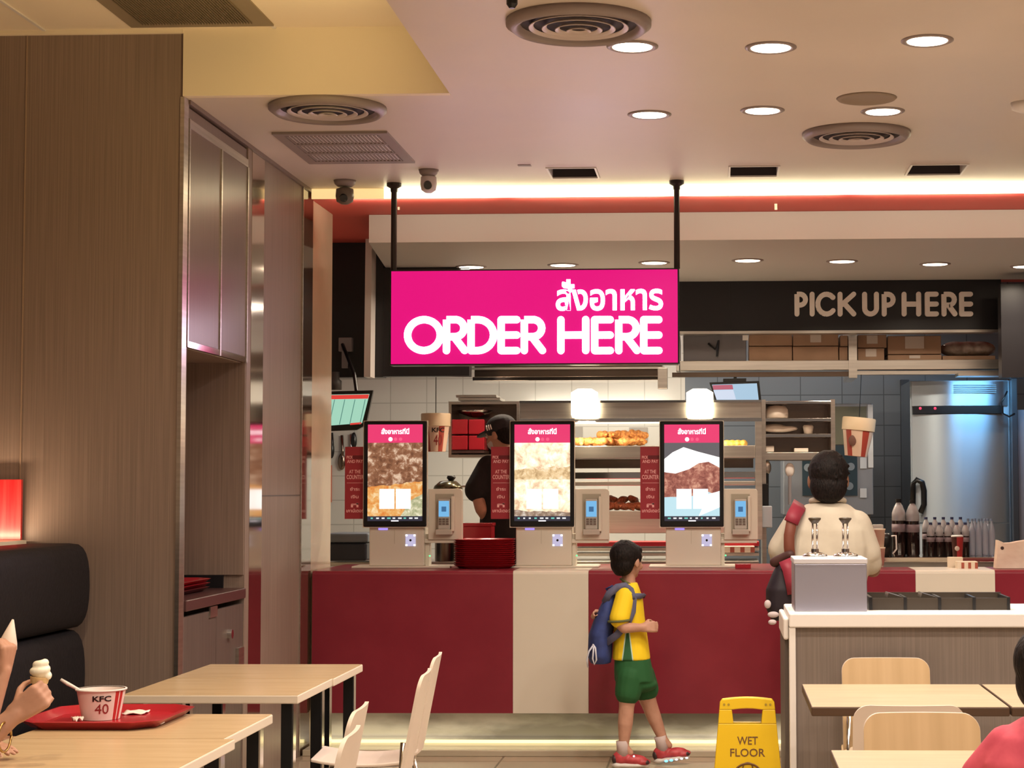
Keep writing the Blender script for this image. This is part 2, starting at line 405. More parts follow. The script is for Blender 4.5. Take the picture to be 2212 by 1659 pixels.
# dark panels left of the bulkhead
x0, x1, z0, z1 = pxr(640, 848, 515, 815, 12.47)
struct('wall_dark_left', MB().box(-3.8, xl1 + .02, 12.47, 12.6, z0, 3.168), 'dark')
x0, x1, z0, z1 = pxr(846, 1015, 600, 813, 12.5)
struct('wall_dark_menu', MB().box(xl1 + .021, x1, 12.47, 12.6, z0, zs - .002), 'dark')
a = at(797, 470, 12.3); b = at(793, 814, 12.3); w_ = 7 * 12.3 / F
mb = MB().add([(a.x - w_, 12.3, a.z), (a.x + w_, 12.3, a.z), (b.x + w_, 12.3, b.z), (b.x - w_, 12.3, b.z), (a.x - w_, 12.46, a.z), (a.x + w_, 12.46, a.z), (b.x + w_, 12.46, b.z), (b.x - w_, 12.46, b.z)],
    [(0, 1, 2, 3), (4, 7, 6, 5), (0, 4, 5, 1), (1, 5, 6, 2), (2, 6, 7, 3), (3, 7, 4, 0)])
struct('trim_10', mb, 'white2')
# pick-up sign board
x0, x1, z0, z1 = pxr(1440, 2163, 608, 714, 13.47)
t = thing('pick_up_sign', 'long black sign board with pale PICK UP HERE letters under the bulkhead', 'sign', (x0, 13.5, z0))
B('board', MB().box(x0, x1, 13.47, 13.6, z0, zs + .1), 'dark', t)
B('seam', MB().pbox(1577, 1580, 612, 712, 13.465, .004), 'black', t)
B('bottom_edge', MB().box(x0, x1, 13.455, 13.6, z0 - .02, z0), 'steel', t)
for ch, a, b in (('P', 1716, 1745), ('I', 1748, 1760), ('C', 1761, 1804), ('K', 1809, 1849), ('U', 1862, 1898), ('P', 1904, 1934), ('H', 1947, 1989), ('E', 1997, 2027), ('R', 2033, 2066), ('E', 2071, 2101)):
    stroke_letter('letter', ch, a, b, 631, 684, 10.5, 13.468, 'letter', t, .03)
x0, x1, z0, z1 = pxr(2163, 2400, 613, 815, 13.0)
single('menu_board', MB().box(x0, x1, 13.0, 13.15, z0, z1), 'dark', 'black menu board hanging at the right edge beside the PICK UP HERE sign', 'menu board')

# ================================================================ ceiling fittings
def round_vent(px, py, dia, label):
    c = atz(px, py, HC); t = thing('round_vent', label, 'air vent', (c.x, c.y, HC - .03), 'round ceiling air vents')
    R_ = dia / 2
    B('rim', MB().lathe([(R_ * .80, .03), (R_ * .82, .004), (R_ * .9, -.008), (R_, .012), (R_, .03)], (c.x, c.y, HC - .03), 40), 'vent', t, smooth=True)
    B('throat', MB().lathe([(R_ * .80, 0), (R_ * .80, .004)], (c.x, c.y, HC - .012), 36), 'ventdark', t)
    for k, f in enumerate((.68, .5, .32, .16)):
        r = R_ * f; B('ring', MB().lathe([(r - .016, .0), (r, -.010), (r + .003, -.008), (r - .012, .003)], (c.x, c.y, HC - .018 - .004 * k), 36, cap=False), mat('vent_ring', (.55, .47, .44), .35), t, smooth=True)
    return t
round_vent(1250, 46, .54, 'large round ceiling vent at the top, above the sign letters')
round_vent(708, 231, .53, 'round ceiling vent on the left near the cream soffit')
round_vent(1850, 287, .53, 'round ceiling vent on the right above the PICK UP HERE sign')

def downlight(x, y, z, r, m, power, label, group, col=(1, .865, .73), name='downlight', spread=150, rim=True):
    t = thing(name, label, 'ceiling light', (x, y, z), group)
    if rim: B('trim_ring', MB().lathe([(r, .001), (r, -.004), (r + .012, -.008), (r + .024, -.003), (r + .024, .001)], (x, y, z), 32, cap=False), 'vent', t, smooth=True)
    B('diffuser', MB().lathe([(r, -.001), (r, -.005)], (x, y, z), 32), m, t)
    area('bulb', (x, y, z - .012), r * 1.8, power, col, parent=t, spread=spread, shape='DISK')
    return t
names = {0: 'beside the large round vent', 1: 'front row, middle', 2: 'front row, right', 3: 'back row, left', 4: 'back row, middle', 5: 'back row, right'}
pos = [(1366, 100), (1665, 102), (2003, 87), (1403, 247), (1647, 238), (1907, 240)]
LX = []
for i, (px, py) in enumerate(pos):
    c = atz(px, py, HC); LX.append((c.x, c.y))
    downlight(c.x, c.y, HC, .078, 'lamp', LAMP_W, 'round glowing recessed ceiling downlight, ' + names[i], 'round downlights in the dining ceiling')
# the same grid of downlights goes on over the seats behind and beside the camera
for yy in (5.9, 4.5, 3.1, 1.7, .3):
    for xx in (-.35, .8, 2.0, 3.4):
        downlight(xx, yy, HC, .078, 'lamp', LAMP_W, 'round ceiling downlight over the seats outside the picture', 'downlights outside the picture')
for yy in (8.54, 7.25):
    for xx in (2.1, 3.4):
        downlight(xx, yy, HC, .078, 'lamp', LAMP_W, 'round ceiling downlight over the seats outside the picture', 'downlights outside the picture')
for yy in (5.6, 3.8, 2.0):
    downlight(-1.75, yy, HH, .078, 'lamp', LAMP_W * 1.3, 'round ceiling downlight over the left tables, above the picture', 'downlights outside the picture', (1, .78, .5))
sp = [(1018, 576), (1216, 572), (1413, 567), (1615, 562), (1819, 564), (2020, 570), (2215, 575)]
for i, (px, py) in enumerate(sp):
    c = atz(px, py, zs)
    downlight(c.x, c.y, zs, .082, 'lamp2', 13, 'oval-looking downlight in the bulkhead soffit, ' + ['first from left, cut by the sign top', 'second from left, above the sign', 'third from left, near the right sign pole', 'fourth, just right of the sign', 'fifth, above letters PICK UP', 'sixth, above the word HERE', 'last one at right picture edge'][i], 'downlights in the bulkhead soffit', (1, .83, .64))
c = atz(1872, 212, HC)
single('ceiling_speaker', MB().lathe([(.135, .0), (.128, -.007), (.112, -.008), (.105, -.004), (.01, -.004)], (c.x, c.y, HC), 32), mat('speaker_grille', (.26, .20, .15), .7), 'flat round ceiling speaker without light, above the right round vent', 'speaker', smooth=True)
c = atz(2212, 222, HC)
single('smoke_detector', MB().lathe([(.06, .0), (.055, -.03), (.02, -.045)], (c.x, c.y, HC), 24), 'white2', 'small white smoke detector on ceiling at right edge', 'detector', smooth=True)
c = atz(1106, 0, HC)
single('ceiling_sensor', MB().lathe([(.02, .0), (.02, -.015), (.01, -.03)], (c.x, c.y, HC), 16), 'black', 'tiny dark sprinkler head at the top edge of the ceiling', 'sprinkler')
c = atz(1133, 357, HC)
single('ceiling_plate', MB().box(c.x - .035, c.x + .035, c.y - .02, c.y + .02, HC - .004, HC), 'vent', 'small flat plate on the ceiling left of the dark wells', 'plate')

# square dark wells
for i, ((a, b, c_, d_), (xa, xb)) in enumerate(zip(wells, wl)):
    t = thing('recessed_fixture', 'dark square recessed ceiling well above the glowing strip, ' + ['left one', 'middle one', 'right one'][i], 'ceiling light', ((xa + xb) / 2, 10.05, HC), 'square ceiling wells')
    h = MB(); e = .001
    h.box(xa + e, xa + .012, 9.881, 10.219, HC - .006, HC + .16); h.box(xb - .012, xb - e, 9.881, 10.219, HC - .006, HC + .16)
    h.box(xa + .012, xb - .012, 10.207, 10.219, HC - .006, HC + .16); h.box(xa + .012, xb - .012, 9.881, 9.893, HC - .006, HC + .16)
    B('frame', h, 'white2', t)
    B('backing', MB().box(xa + .012, xb - .012, 9.893, 10.207, HC + .10, HC + .12), 'ventdark', t)
    B('liner', MB().box(xa + .012, xb - .012, 10.195, 10.206, HC + .002, HC + .1), 'ventdark', t)

# linear grille at left
t_pts = [atz(595, 285, HC), atz(850, 290, HC), atz(890, 348, HC), atz(655, 346, HC)]
gx0 = (t_pts[0].x + t_pts[3].x) / 2; gx1 = (t_pts[1].x + t_pts[2].x) / 2; gy0 = t_pts[0].y; gy1 = t_pts[2].y
t = thing('ceiling_grille', 'rectangular ribbed ceiling grille above the left end of the order sign', 'air vent', ((gx0 + gx1) / 2, (gy0 + gy1) / 2, HC))
fr = MB(); q = .05
for a in ((gx0, gx1, gy0, gy0 + q), (gx0, gx1, gy1 - q, gy1), (gx0, gx0 + q, gy0 + q, gy1 - q), (gx1 - q, gx1, gy0 + q, gy1 - q)): fr.box(*a, HC - .012, HC)
B('frame', fr, 'vent', t)
for k in range(3):
    a = gy0 + q + k * (gy1 - gy0 - 2 * q) / 3; b = gy0 + q + (k + 1) * (gy1 - gy0 - 2 * q) / 3
    B('panel', MB().box(gx0 + q, gx1 - q, a + .02, b - .02, HC - .004, HC), mat('grille_pale', (.85, .80, .82), .5), t)
    s = MB(); n = 24
    for j in range(n):
        xx = gx0 + q + (gx1 - gx0 - 2 * q) * (j + .5) / n; s.box(xx - .004, xx + .004, a + .02, b - .02, HC - .011, HC - .004)
    B('slats', s, 'vent', t)
    B('divider', MB().box(gx0 + q, gx1 - q, b - .02, b + .02 if k < 2 else b, HC - .012, HC), 'vent', t)

# cassette vent in the upper ceiling (top left)
a = atz(238, 20, HH); b = atz(540, 20, HH); yn = atz(300, 38, HH).y
t = thing('cassette_vent', 'dark louvred vent in the upper ceiling at top left', 'air vent', ((a.x + b.x) / 2, 7.6, HH))
B('frame', MB().box(a.x, b.x + .04, 7.0, 7.93, HH - .008, HH), mat('vent_brown', (.24, .19, .13), .6), t)
s = MB()
for j in range(40): xx = a.x + .07 + (b.x - a.x - .1) * j / 40; s.box(xx, xx + .004, 7.05, 7.86, HH - .016, HH - .008)
B('slats', s, mat('slat_brown', (.16, .12, .08), .6), t)
for i, px in enumerate((45, 565)):
    c = atz(px, 30, HH)
    struct('trim_%d' % (11 + i), MB().box(c.x - .008, c.x + .008, 5.5, 7.98, HH - .006, HH), 'white2')
# cove lamp on the lip of the raised ceiling (its warm glow washes the soffit)
t = thing('ceiling_cove_lamp', 'warm strip lamp on the lip of the raised ceiling bay', 'light strip', (-1.2, 6.6, 3.30))
B('lamp_body', MB().box(-1.20, -1.168, 5.2, 7.75, 3.285, 3.31), 'cream', t)
area('cove_glow', (-1.215, 6.9, 3.33), 1.5, 14, (1, .74, .28), (math.radians(8), math.radians(118), 0), .03, parent=t)

# cameras
def cctv(px, py, Y0, label, big):
    c = atz(px, py, HC); t = thing('security_camera', label, 'security camera', (c.x, c.y, HC), 'ceiling security cameras')
    s = 1.15 if big else 1
    B('mount', MB().lathe([(.055 * s, 0), (.05 * s, -.02), (.035 * s, -.035)], (c.x, c.y, HC), 20), 'vent', t, smooth=True)
    B('housing', MB().lathe([(.02, .03), (.042 * s, .02), (.045 * s, -.02), (.04 * s, -.05), (.02, -.065)], (c.x, c.y, HC - .06 * s), 20), mat('camera_grey' if big else 'camera_white', (.16, .13, .10) if big else (.62, .56, .52), .35), t, smooth=True)
    B('lens', MB().cyl((c.x, c.y - .035, HC - .085 * s), (c.x + .004, c.y - .052, HC - .095 * s), .022, n=16), 'black', t)
cctv(745, 390, 0, 'dark dome security camera left of the left sign pole', True)
cctv(926, 367, 0, 'pale dome security camera right of the left sign pole', False)

# ================================================================ ORDER HERE sign
YS = 10.30
x0, x1, z0, z1 = pxr(842, 1467, 581, 788, YS)
t = thing('order_sign', 'glowing magenta hanging box sign reading ORDER HERE', 'sign', ((x0 + x1) / 2, YS + .05, z0))
B('case', MB().box(x0, x1, YS, YS + .11, z0, z1), 'black', t, bevel=.004)
e = .008
m = M['pink']; N, L, b = nodes(m)
B('light_face', MB().box(x0 + e, x1 - e, YS - .003, YS + .001, z0 + e, z1 - e), 'pink', t)
for ch, a, b_ in (('O', 873, 959), ('R', 957, 1010), ('D', 1010, 1074), ('E', 1075, 1124), ('R', 1125, 1178), ('H', 1204, 1273), ('E', 1277, 1326), ('R', 1329, 1382), ('E', 1383, 1431)):
    stroke_letter('letter', ch, a, b_, 683, 765, 15.5, YS - .003, 'glowwhite', t, .006)
ptext('thai_lettering', 'สั่งอาหาร', 'glowwhite', t, 1201, 1432, 603, 671, YS - .003, depth=.006, offset=.022)
for px in (851, 1462):
    c = at(px, 480, YS + .05)
    B('pole', MB().cyl((c.x, YS + .05, z1), (c.x, YS + .05, HC - .04), .017), mat('pole_brown', (.02, .012, .012), .35), t, smooth=False)
    B('flange', MB().lathe([(.02, -.05), (.022, -.03), (.042, -.018), (.042, 0)], (c.x, YS + .05, HC), 20), mat('pole_brown'), t)

# ================================================================ service counter
YC = 10.6; ZT = 1.022; ZB = at(1300, 1541, YC).z
cuts = [665, 1108, 1271, 1978, 2150, 2600]
cx = [at(p_, 1300, YC).x for p_ in cuts]; cx[0] = XL + .014; cx[-1] = XR - .03
t = thing('service_counter', 'long red and white striped service counter along the whole kitchen front', 'counter', (0, YC + .3, 0))
for i in range(5):
    dpt = .95 if cx[i + 1] < 1.0 else .42
    prof = [(YC, ZB), (YC, ZT - .02)] + [(YC + .02 - .02 * math.cos(g), ZT - .02 + .02 * math.sin(g)) for g in (.4, .8, 1.2, PI / 2)]
    back = YC + dpt
    def seg(xa, xb, back):
        poly = prof + [(back, ZT), (back, ZT - .04), (YC + .05, ZT - .04), (YC + .05, ZB)]
        m_ = MB(); n = len(poly); vs = [(xa, y, z) for y, z in poly] + [(xb, y, z) for y, z in poly]
        fs = [tuple(range(n)), tuple(range(n, 2 * n))] + [(k, (k + 1) % n, (k + 1) % n + n, k + n) for k in range(n)]
        return m_.add(vs, fs)
    if i == 2:
        mb = seg(cx[2] + .001, .90, YC + .95); B('red_panel', mb, 'red', t); B('red_panel', seg(.90, cx[3], YC + .42), 'red', t)
    else:
        B('white_panel' if i in (1, 3) else 'red_panel', seg(cx[i] + .001, cx[i + 1], back), 'white' if i in (1, 3) else 'red', t)
B('plinth', MB().box(XL + .014, XR - .03, YC + .09, YC + .13, 0, ZB), 'marble', t)
B('carcass', MB().box(XL + .014, XR - .03, YC + .13, YC + .4, 0, ZT - .045), 'dark', t)
zst = at(1300, 1612, YC + .09).z
B('step', MB().box(XL + .014, XR - .03, YC - .22, YC + .09, 0, .035), mat('step_stone', (.45, .38, .28), .2), t, bevel=.004)
B('light_strip', MB().box(XL + .05, XR - .03, YC + .07, YC + .088, .036, .052), 'led', t)
area('plinth_glow', (1.4, YC + .05, .06), 7.3, 3.5, (1, .80, .38), (math.radians(-165), 0, 0), .02, parent=t)
# ================================================================ tray return cabinet in the left wall
t = thing('tray_return_cabinet', 'tall wooden tray return cabinet with niche and purple-brown doors in the left wall', 'cabinet', (XL - .3, 8.6, 0))
ya, yb, yc = 8.09, 8.63, 9.12; ZD0 = 2.12; ZD1 = 3.10; xi = -3.0
B('side_panel', MB().box(xi, XL, 8.06, 8.09, 0, HC), 'wood_gloss', t)
B('far_panel', MB().box(xi, XL - .001, 9.105, 9.12, 1.07, ZD0), 'wood', t)
B('top_panel', MB().box(xi, XL - .004, 8.09, 9.12, ZD1, HC - .03), 'wood_gloss', t)
B('back_panel', MB().box(xi - .02, xi, 8.06, 9.12, 0, HC - .03), 'wood', t)
B('niche_top', MB().box(xi, XL - .02, 8.09, 9.12, ZD0 - .002, ZD0 + .02), 'wood', t)
for a, b in ((ya, yb), (yb, yc)):
    d = B('upper_door', MB().box(XL - .02, XL, a + .01, b - .01, ZD0 + .03, ZD1), 'wood_gloss', t)
    B('edge_strip', MB().box(XL - .018, XL + .006, b - .012, b + .008, ZD0, ZD1), 'steel', d)
    B('bottom_rail', MB().box(XL - .02, XL + .004, a, b, ZD0, ZD0 + .028), 'mirror', d)
    B('top_rail', MB().box(XL - .02, XL + .003, a, b, ZD1, ZD1 + .04), 'steel', d)
B('edge_strip', MB().box(XL - .018, XL + .006, ya - .008, ya + .01, ZD0, ZD1 + .04), 'steel', t)
B('shelf', MB().box(xi, XL + .012, 8.09, 9.115, .955, 1.005), mat('shelf_brown', (.075, .032, .032), .3), t, bevel=.004)
B('slot_back', MB().box(xi, XL - .10, 9.105, 9.118, 1.005, 1.07), 'dark', t)
lw = noise_mat('lower_door_wood', (.085, .062, .056), (.12, .09, .08), (120, 120, 2), .4, 5)
d = B('lower_door', MB().box(XL - .02, XL - .002, ya, yb - .005, .1, .93), lw, t)
B('bracket', MB().box(XL - .002, XL + .006, yb - .13, yb - .01, .90, .95), 'steel', d)
d = B('lower_door', MB().box(XL - .02, XL - .002, yb, yc, .62, .93), lw, t)
B('lock', MB().cyl((XL - .003, 8.84, .80), (XL + .02, 8.84, .80), .022, n=20), 'chrome', d, smooth=False)
B('drawer_bin', MB().box(XL - .03, XL + .01, yb + .02, yc - .03, .58, .62), 'steel_dark', t)
B('latch', MB().box(XL - .004, XL + .015, yc - .14, yc - .04, .62, .72), 'steel', t)
B('lower_panel', MB().box(XL - .30, XL - .28, yb, yc, .1, .6), 'dark', t)
B('lower_panel', MB().box(XL - .02, XL - .003, yb, yc, .1, .50), lw, t)

def tray_mb(cx_, cy_, z, lx, ly, h=.02, cut=.06, rim=.012):
    mb = MB()
    def oc(a, b, c, z_): return [(cx_ - a + c, cy_ - b, z_), (cx_ + a - c, cy_ - b, z_), (cx_ + a, cy_ - b + c, z_), (cx_ + a, cy_ + b - c, z_), (cx_ + a - c, cy_ + b, z_), (cx_ - a + c, cy_ + b, z_), (cx_ - a, cy_ + b - c, z_), (cx_ - a, cy_ - b + c, z_)]
    a, b = lx / 2, ly / 2
    R_ = [oc(a - .03, b - .03, cut, z), oc(a, b, cut, z + h), oc(a - rim, b - rim, cut, z + h + .002), oc(a - .035, b - .035, cut, z + .005)]
    vs = sum(R_, []); fs = [tuple(reversed(range(8))), tuple(range(24, 32))]
    for k in range(3):
        for i in range(8): fs.append((k * 8 + i, k * 8 + (i + 1) % 8, (k + 1) * 8 + (i + 1) % 8, (k + 1) * 8 + i))
    return mb.add(vs, fs)
for i in range(3):
    single('food_tray', tray_mb(-2.66, 8.60 + .012 * i, 1.006 + .019 * i, .44, .62), 'traycol' if i else mat('dark_red_tray', (.14, .02, .025), .3), 'red plastic food tray on the tray return shelf, ' + ['bottom of the pile, darkest', 'middle of the pile', 'top of the pile'][i], 'tray', 'trays on the tray return shelf', auto=True)

# ================================================================ bench, ledge and lit red panel at left
t = thing('banquette', 'black padded leatherette bench along the left wall', 'bench', (-2.75, 6.5, 0))
def puff(z0, z1, x0, x1, y0, y1):
    n = 12; poly = []
    for k in range(n + 1):
        a = -PI / 2 + PI * k / n; poly.append((x1 - .09 + .09 * abs(math.cos(a)) ** .6, (z0 + z1) / 2 + (z1 - z0) / 2 * abs(math.sin(a)) ** .8 * (1 if a > 0 else -1)))
    poly += [(x0, z1), (x0, z0)]
    return MB().prism(poly, y1 - y0, (0, y0, 0), ('x', 'z'))
B('back_cushion', puff(.90, 1.262, -2.98, -2.70, 3.0, 7.93), 'leather', t, bevel=.03, smooth=True, seg=3)
B('back_cushion', puff(.50, .895, -2.98, -2.715, 3.0, 7.93), 'leather', t, bevel=.03, smooth=True, seg=3)
B('seat_cushion', puff(.30, .44, -2.98, -2.28, 3.0, 7.93), 'leather', t, bevel=.03, smooth=True, seg=3)
B('base', MB().box(-2.98, -2.36, 3.0, 7.93, 0, .30), 'darkbrown', t)
single('ledge', MB().box(-3.4, -3.0, 3.0, 7.96, 1.20, 1.274), 'cream', 'cream ledge behind the black bench back, lit bright', 'ledge')
t = thing('lit_red_panel', 'glowing red wall panel above the bench at left edge', 'panel', (-3.25, 7.97, 1.24))
p = at(46, 1100, 7.97); zt = at(20, 1036, 7.97).z
B('panel', MB().box(-3.4, p.x, 7.965, 7.985, 1.276, zt), noise_mat('red_panel_wood', (.55, .02, .025), (.72, .05, .05), (40, 40, 2), .3, 4), t)
area('panel_lamp', (-3.2, 7.86, 1.29), .34, 3.6, (1, .72, .45), (math.radians(-150 + 180 + 0), 0, 0), .03, parent=t)
bpy.data.objects['panel_lamp'].rotation_euler = (math.radians(160), 0, 0)

# ================================================================ tables
def table(name, x0, x1, y0, y1, label, group, topm, edgem, legs=True, thick=.032):
    t = thing(name, label, 'table', ((x0 + x1) / 2, (y0 + y1) / 2, 0), group)
    B('tabletop', MB().box(x0 + .003, x1 - .003, y0 + .003, y1 - .003, .725, .74), topm, t)
    B('edging', MB().box(x0, x1, y0, y1, .74 - thick, .739), edgem, t, bevel=.004)
    if legs:
        for sx in (x0 + .05, x1 - .05):
            for sy in (y0 + .05, y1 - .05):
                l = B('leg', MB().box(sx - .02, sx + .02, sy - .02, sy + .02, .012, .74 - thick), 'black', t)
                B('chrome_facing', MB().box(sx + .0205, sx + .026, sy - .022, sy + .022, .012, .74 - thick), 'chrome', l)
                B('foot', MB().cyl((sx, sy, 0), (sx, sy, .012), .024), 'black', l)
    else:
        cx_, cy_ = (x0 + x1) / 2, (y0 + y1) / 2
        B('column', MB().cyl((cx_, cy_, .02), (cx_, cy_, .74 - thick), .03), 'black', t)
        B('foot_plate', MB().cyl((cx_, cy_, 0), (cx_, cy_, .02), .22, n=28), 'black', t)
    return t
LT = 'square dining tables along the bench'
table('dining_table', -2.19, -1.528, 7.365, 7.96, 'pale wood dining table farthest along the bench, against the pillar', LT, 'table', 'edge')
table('dining_table', -2.19, -1.535, 6.765, 7.36, 'empty pale dining table just behind the one with the red tray', LT, 'table', 'edge')
table('dining_table', -2.15, -1.492, 5.59, 6.20, 'pale dining table carrying the red tray and paper tub', LT, 'table', 'edge')
table('dining_table', -2.15, -1.458, 4.97, 5.585, 'pale dining table nearest the camera at bottom left', LT, 'table', 'edge')
RT = 'pale oak tables by the condiment station'
table('dining_table', .317, .993, 6.42, 7.16, 'pale oak table in front of the condiment station, left of its row', RT, 'table_r', 'edge_dark', False)
table('dining_table', 1.0, 1.68, 6.42, 7.16, 'pale oak table behind the child in pink, right of the seam', RT, 'table_r', 'edge_dark', False)
table('dining_table', .318, .98, 4.68, 5.37, 'pale oak table in front of the child in pink at bottom right', RT, 'table_r', 'edge_dark', False)

# ================================================================ chairs (local: faces -Y, backrest at y=+.2)
def curved_panel(w0, z0, z1, y0, th, bow=.03, lean=.07, r=.05, n=14, m_=12):
    """backrest: curved about the vertical, rounded top corners"""
    mb = MB(); front = []; back = []
    vl = [.87 * k / 5 for k in range(5)] + [1 - (r / (z1 - z0)) * (1 - math.sin(PI / 2 * k / 7)) for k in range(8)]; m_ = len(vl) - 1
    for k in range(m_ + 1):
        v = vl[k]; z = z0 + (z1 - z0) * v; d = (z1 - z)
        half = w0 / 2 - (r - math.sqrt(max(0, r * r - (r - d) ** 2)) if d < r else 0)
        for i in range(n + 1):
            u = -1 + 2 * i / n; x = u * half; y = y0 + lean * v - bow * (1 - (x / (w0 / 2)) ** 2) * -1
            front.append((x, y, z)); back.append((x, y + th, z))
    N_ = len(front); vs = front + back; fs = []; W_ = n + 1
    for k in range(m_):
        for i in range(n):
            a = k * W_ + i; fs.append((a, a + 1, a + 1 + W_, a + W_)); fs.append((a + N_, a + W_ + N_, a + 1 + W_ + N_, a + 1 + N_))
    for i in range(n): fs.append((i, i + N_, i + 1 + N_, i + 1)); a = m_ * W_ + i; fs.append((a, a + 1, a + 1 + N_, a + N_))
    for k in range(m_): a = k * W_; fs.append((a, a + W_, a + W_ + N_, a + N_)); a += n; fs.append((a, a + N_, a + W_ + N_, a + W_))
    return mb.add(vs, fs)
def make_chair(label, group, front, back, seatm, bow=.03):
    t = thing('dining_chair', label, 'chair', (0, 0, 0), group)
    B('backrest', curved_panel(.345, .47, .82, .17, .012, bow), back, t, smooth=False, auto=True)
    if front != back:
        B('veneer', curved_panel(.343, .472, .819, .168, .0018), front, t, auto=True)
    n = 10; mb = MB(); poly = []
    for k in range(n + 1): u = k / n; poly.append((-.21 + .40 * u, .44 + .022 * (2 * u - 1) ** 2 + (.03 if k == n else 0)))
    poly += [(a, b - .012) for a, b in reversed(poly)]
    B('seat', MB().prism(poly, .36, (-.18, 0, 0), ('y', 'z')), seatm, t, bevel=.004)
    for s in (-1, 1):
        B('side_frame', MB().tube([(s * .15, .185, .60), (s * .155, .175, .46), (s * .16, .14, .425), (s * .16, -.14, .425)], .009), 'chrome', t, smooth=True)
        B('leg', MB().tube([(s * .16, -.15, .425), (s * .17, -.19, .008)], .010), 'chrome', t, smooth=True)
        B('leg', MB().tube([(s * .16, .14, .425), (s * .175, .24, .008)], .010), 'chrome', t, smooth=True)
    B('crossbar', MB().tube([(-.16, -.12, .422), (.16, -.12, .422)], .008), 'chrome', t, smooth=True)
    return t
LC = 'pale chairs beside the left tables'
c0 = make_chair('pale plywood chair seen edge-on at the farthest left table', LC, 'chairwhite', 'chairwhite', mat('seat_white', (.68, .58, .52), .35), .012)
spots = [(-1.34, 7.18, 'pale plywood chair seen edge-on, tallest in view, farthest from the camera'), (-1.28, 6.52, 'pale plywood chair seen edge-on just in front of the tallest-looking one'),
         (-1.31, 5.48, 'pale plywood chair seen edge-on beside the table with the tray'), (-1.225, 4.92, 'pale plywood chair nearest the camera, its curved top low in the frame')]
for i, (x, y, lab) in enumerate(spots):
    o = c0 if i == 0 else copy_tree(c0); o['label'] = lab
    o.scale = (1, 1, 1.035); o.location = (x, y, 0); o.rotation_euler = (0, 0, math.radians(-90 + [4, 4, 3, 4][i]))
RC = 'oak veneer chairs at the right tables'
c1 = make_chair('oak veneer chair facing us behind the far right table', RC, 'ply', 'chairwhite', 'ply')
c1.location = (.655, 7.12, 0)
c2 = copy_tree(c1); c2['label'] = 'oak veneer chair facing us, right in front of the pale-backed chair'; c2.location = (.60, 5.33, 0)
c3 = copy_tree(c1); c3['label'] = 'chair with pale plain back turned to us, at the far right table'; c3.location = (.587, 6.04, 0); c3.rotation_euler = (0, 0, PI)

# ================================================================ things on the left tables
TZ = .7405
single('food_tray', tray_mb(-1.98, 6.0, TZ, .46, .50, .026, .07), 'traycol', 'red plastic food tray with a paper tub on the left table', 'tray', auto=True)
c = atz(218, 1552, TZ + .006)
t = thing('paper_tub', 'white paper food tub with red stripe lettered KFC, on the red tray', 'tub', (c.x, c.y, TZ + .006))
tub_r0, tub_r1, tub_h = .060, .078, .095
def tub_mat():
    m = mat('tub_print', (.80, .70, .66), .4); N, L, b = nodes(m)
    tc = N.new('ShaderNodeTexCoord'); sp_ = N.new('ShaderNodeSeparateXYZ'); L.new(tc.outputs['Object'], sp_.inputs[0])
    at_ = N.new('ShaderNodeMath'); at_.operation = 'ARCTAN2'; L.new(sp_.outputs[1], at_.inputs[0]); L.new(sp_.outputs[0], at_.inputs[1])
    prev = None
    for lo_, hi_ in ((-.62, -.42), (-.36, -.16), (.2, .6)):
        g = N.new('ShaderNodeMath'); g.operation = 'GREATER_THAN'; g.inputs[1].default_value = lo_; L.new(at_.outputs[0], g.inputs[0])
        l = N.new('ShaderNodeMath'); l.operation = 'LESS_THAN'; l.inputs[1].default_value = hi_; L.new(at_.outputs[0], l.inputs[0])
        mu = N.new('ShaderNodeMath'); mu.operation = 'MULTIPLY'; L.new(g.outputs[0], mu.inputs[0]); L.new(l.outputs[0], mu.inputs[1])
        if prev is None: prev = mu
        else:
            ad = N.new('ShaderNodeMath'); ad.operation = 'ADD'; L.new(prev.outputs[0], ad.inputs[0]); L.new(mu.outputs[0], ad.inputs[1]); prev = ad
    mx = N.new('ShaderNodeMix'); mx.data_type = 'RGBA'; L.new(prev.outputs[0], mx.inputs['Factor'])
    mx.inputs[6].default_value = (.80, .70, .66, 1); mx.inputs[7].default_value = (.50, .03, .03, 1); L.new(mx.outputs[2], b.inputs['Base Color'])
    return m
tw = B('wall', MB().lathe([(tub_r0, 0), (tub_r1, tub_h), (tub_r1 - .003, tub_h), (tub_r0 - .003, .004)], t.location, 40), tub_mat(), t, auto=True)
B('rim', MB().lathe([(tub_r1 - .002, tub_h - .003), (tub_r1 + .004, tub_h - .002), (tub_r1 + .004, tub_h + .003), (tub_r1 - .002, tub_h + .003)], t.location, 40, cap=False), 'white2', t, smooth=True)
def wrap_text(name, s, m, tub, r0, r1, h, az, wid, z0, z1, offset=0):
    o = text(name, s, m, None, (-wid / 2, wid / 2, z0, z1), 0, depth=.001, offset=offset)
    for v in o.data.vertices:
        rr = r0 + (r1 - r0) * v.co.z / h + .0008 - v.co.y; a = az + v.co.x / rr
        v.co = Vector((rr * math.cos(a), rr * math.sin(a), v.co.z))
    o.parent = tub; return o
azc = math.atan2(-c.y, -c.x) + .03
wrap_text('lettering', 'KFC', 'black', t, tub_r0, tub_r1, tub_h, azc, .060, .062, .080, .025)
wrap_text('lettering', '40', mat('number_brown', (.28, .03, .03), .5), t, tub_r0, tub_r1, tub_h, azc, .044, .022, .054)
s = Vector(t.location) + Vector((-tub_r1 * .93, -.01, tub_h))
single('plastic_spoon', MB().tube([s + Vector((.05, .02, -.06)), s, s + Vector((-.035, 0, .018)), s + Vector((-.058, 0, .032))], [.004, .005, .0065, .005]), 'white2', 'white plastic spoon standing in the paper tub', 'spoon', smooth=True)
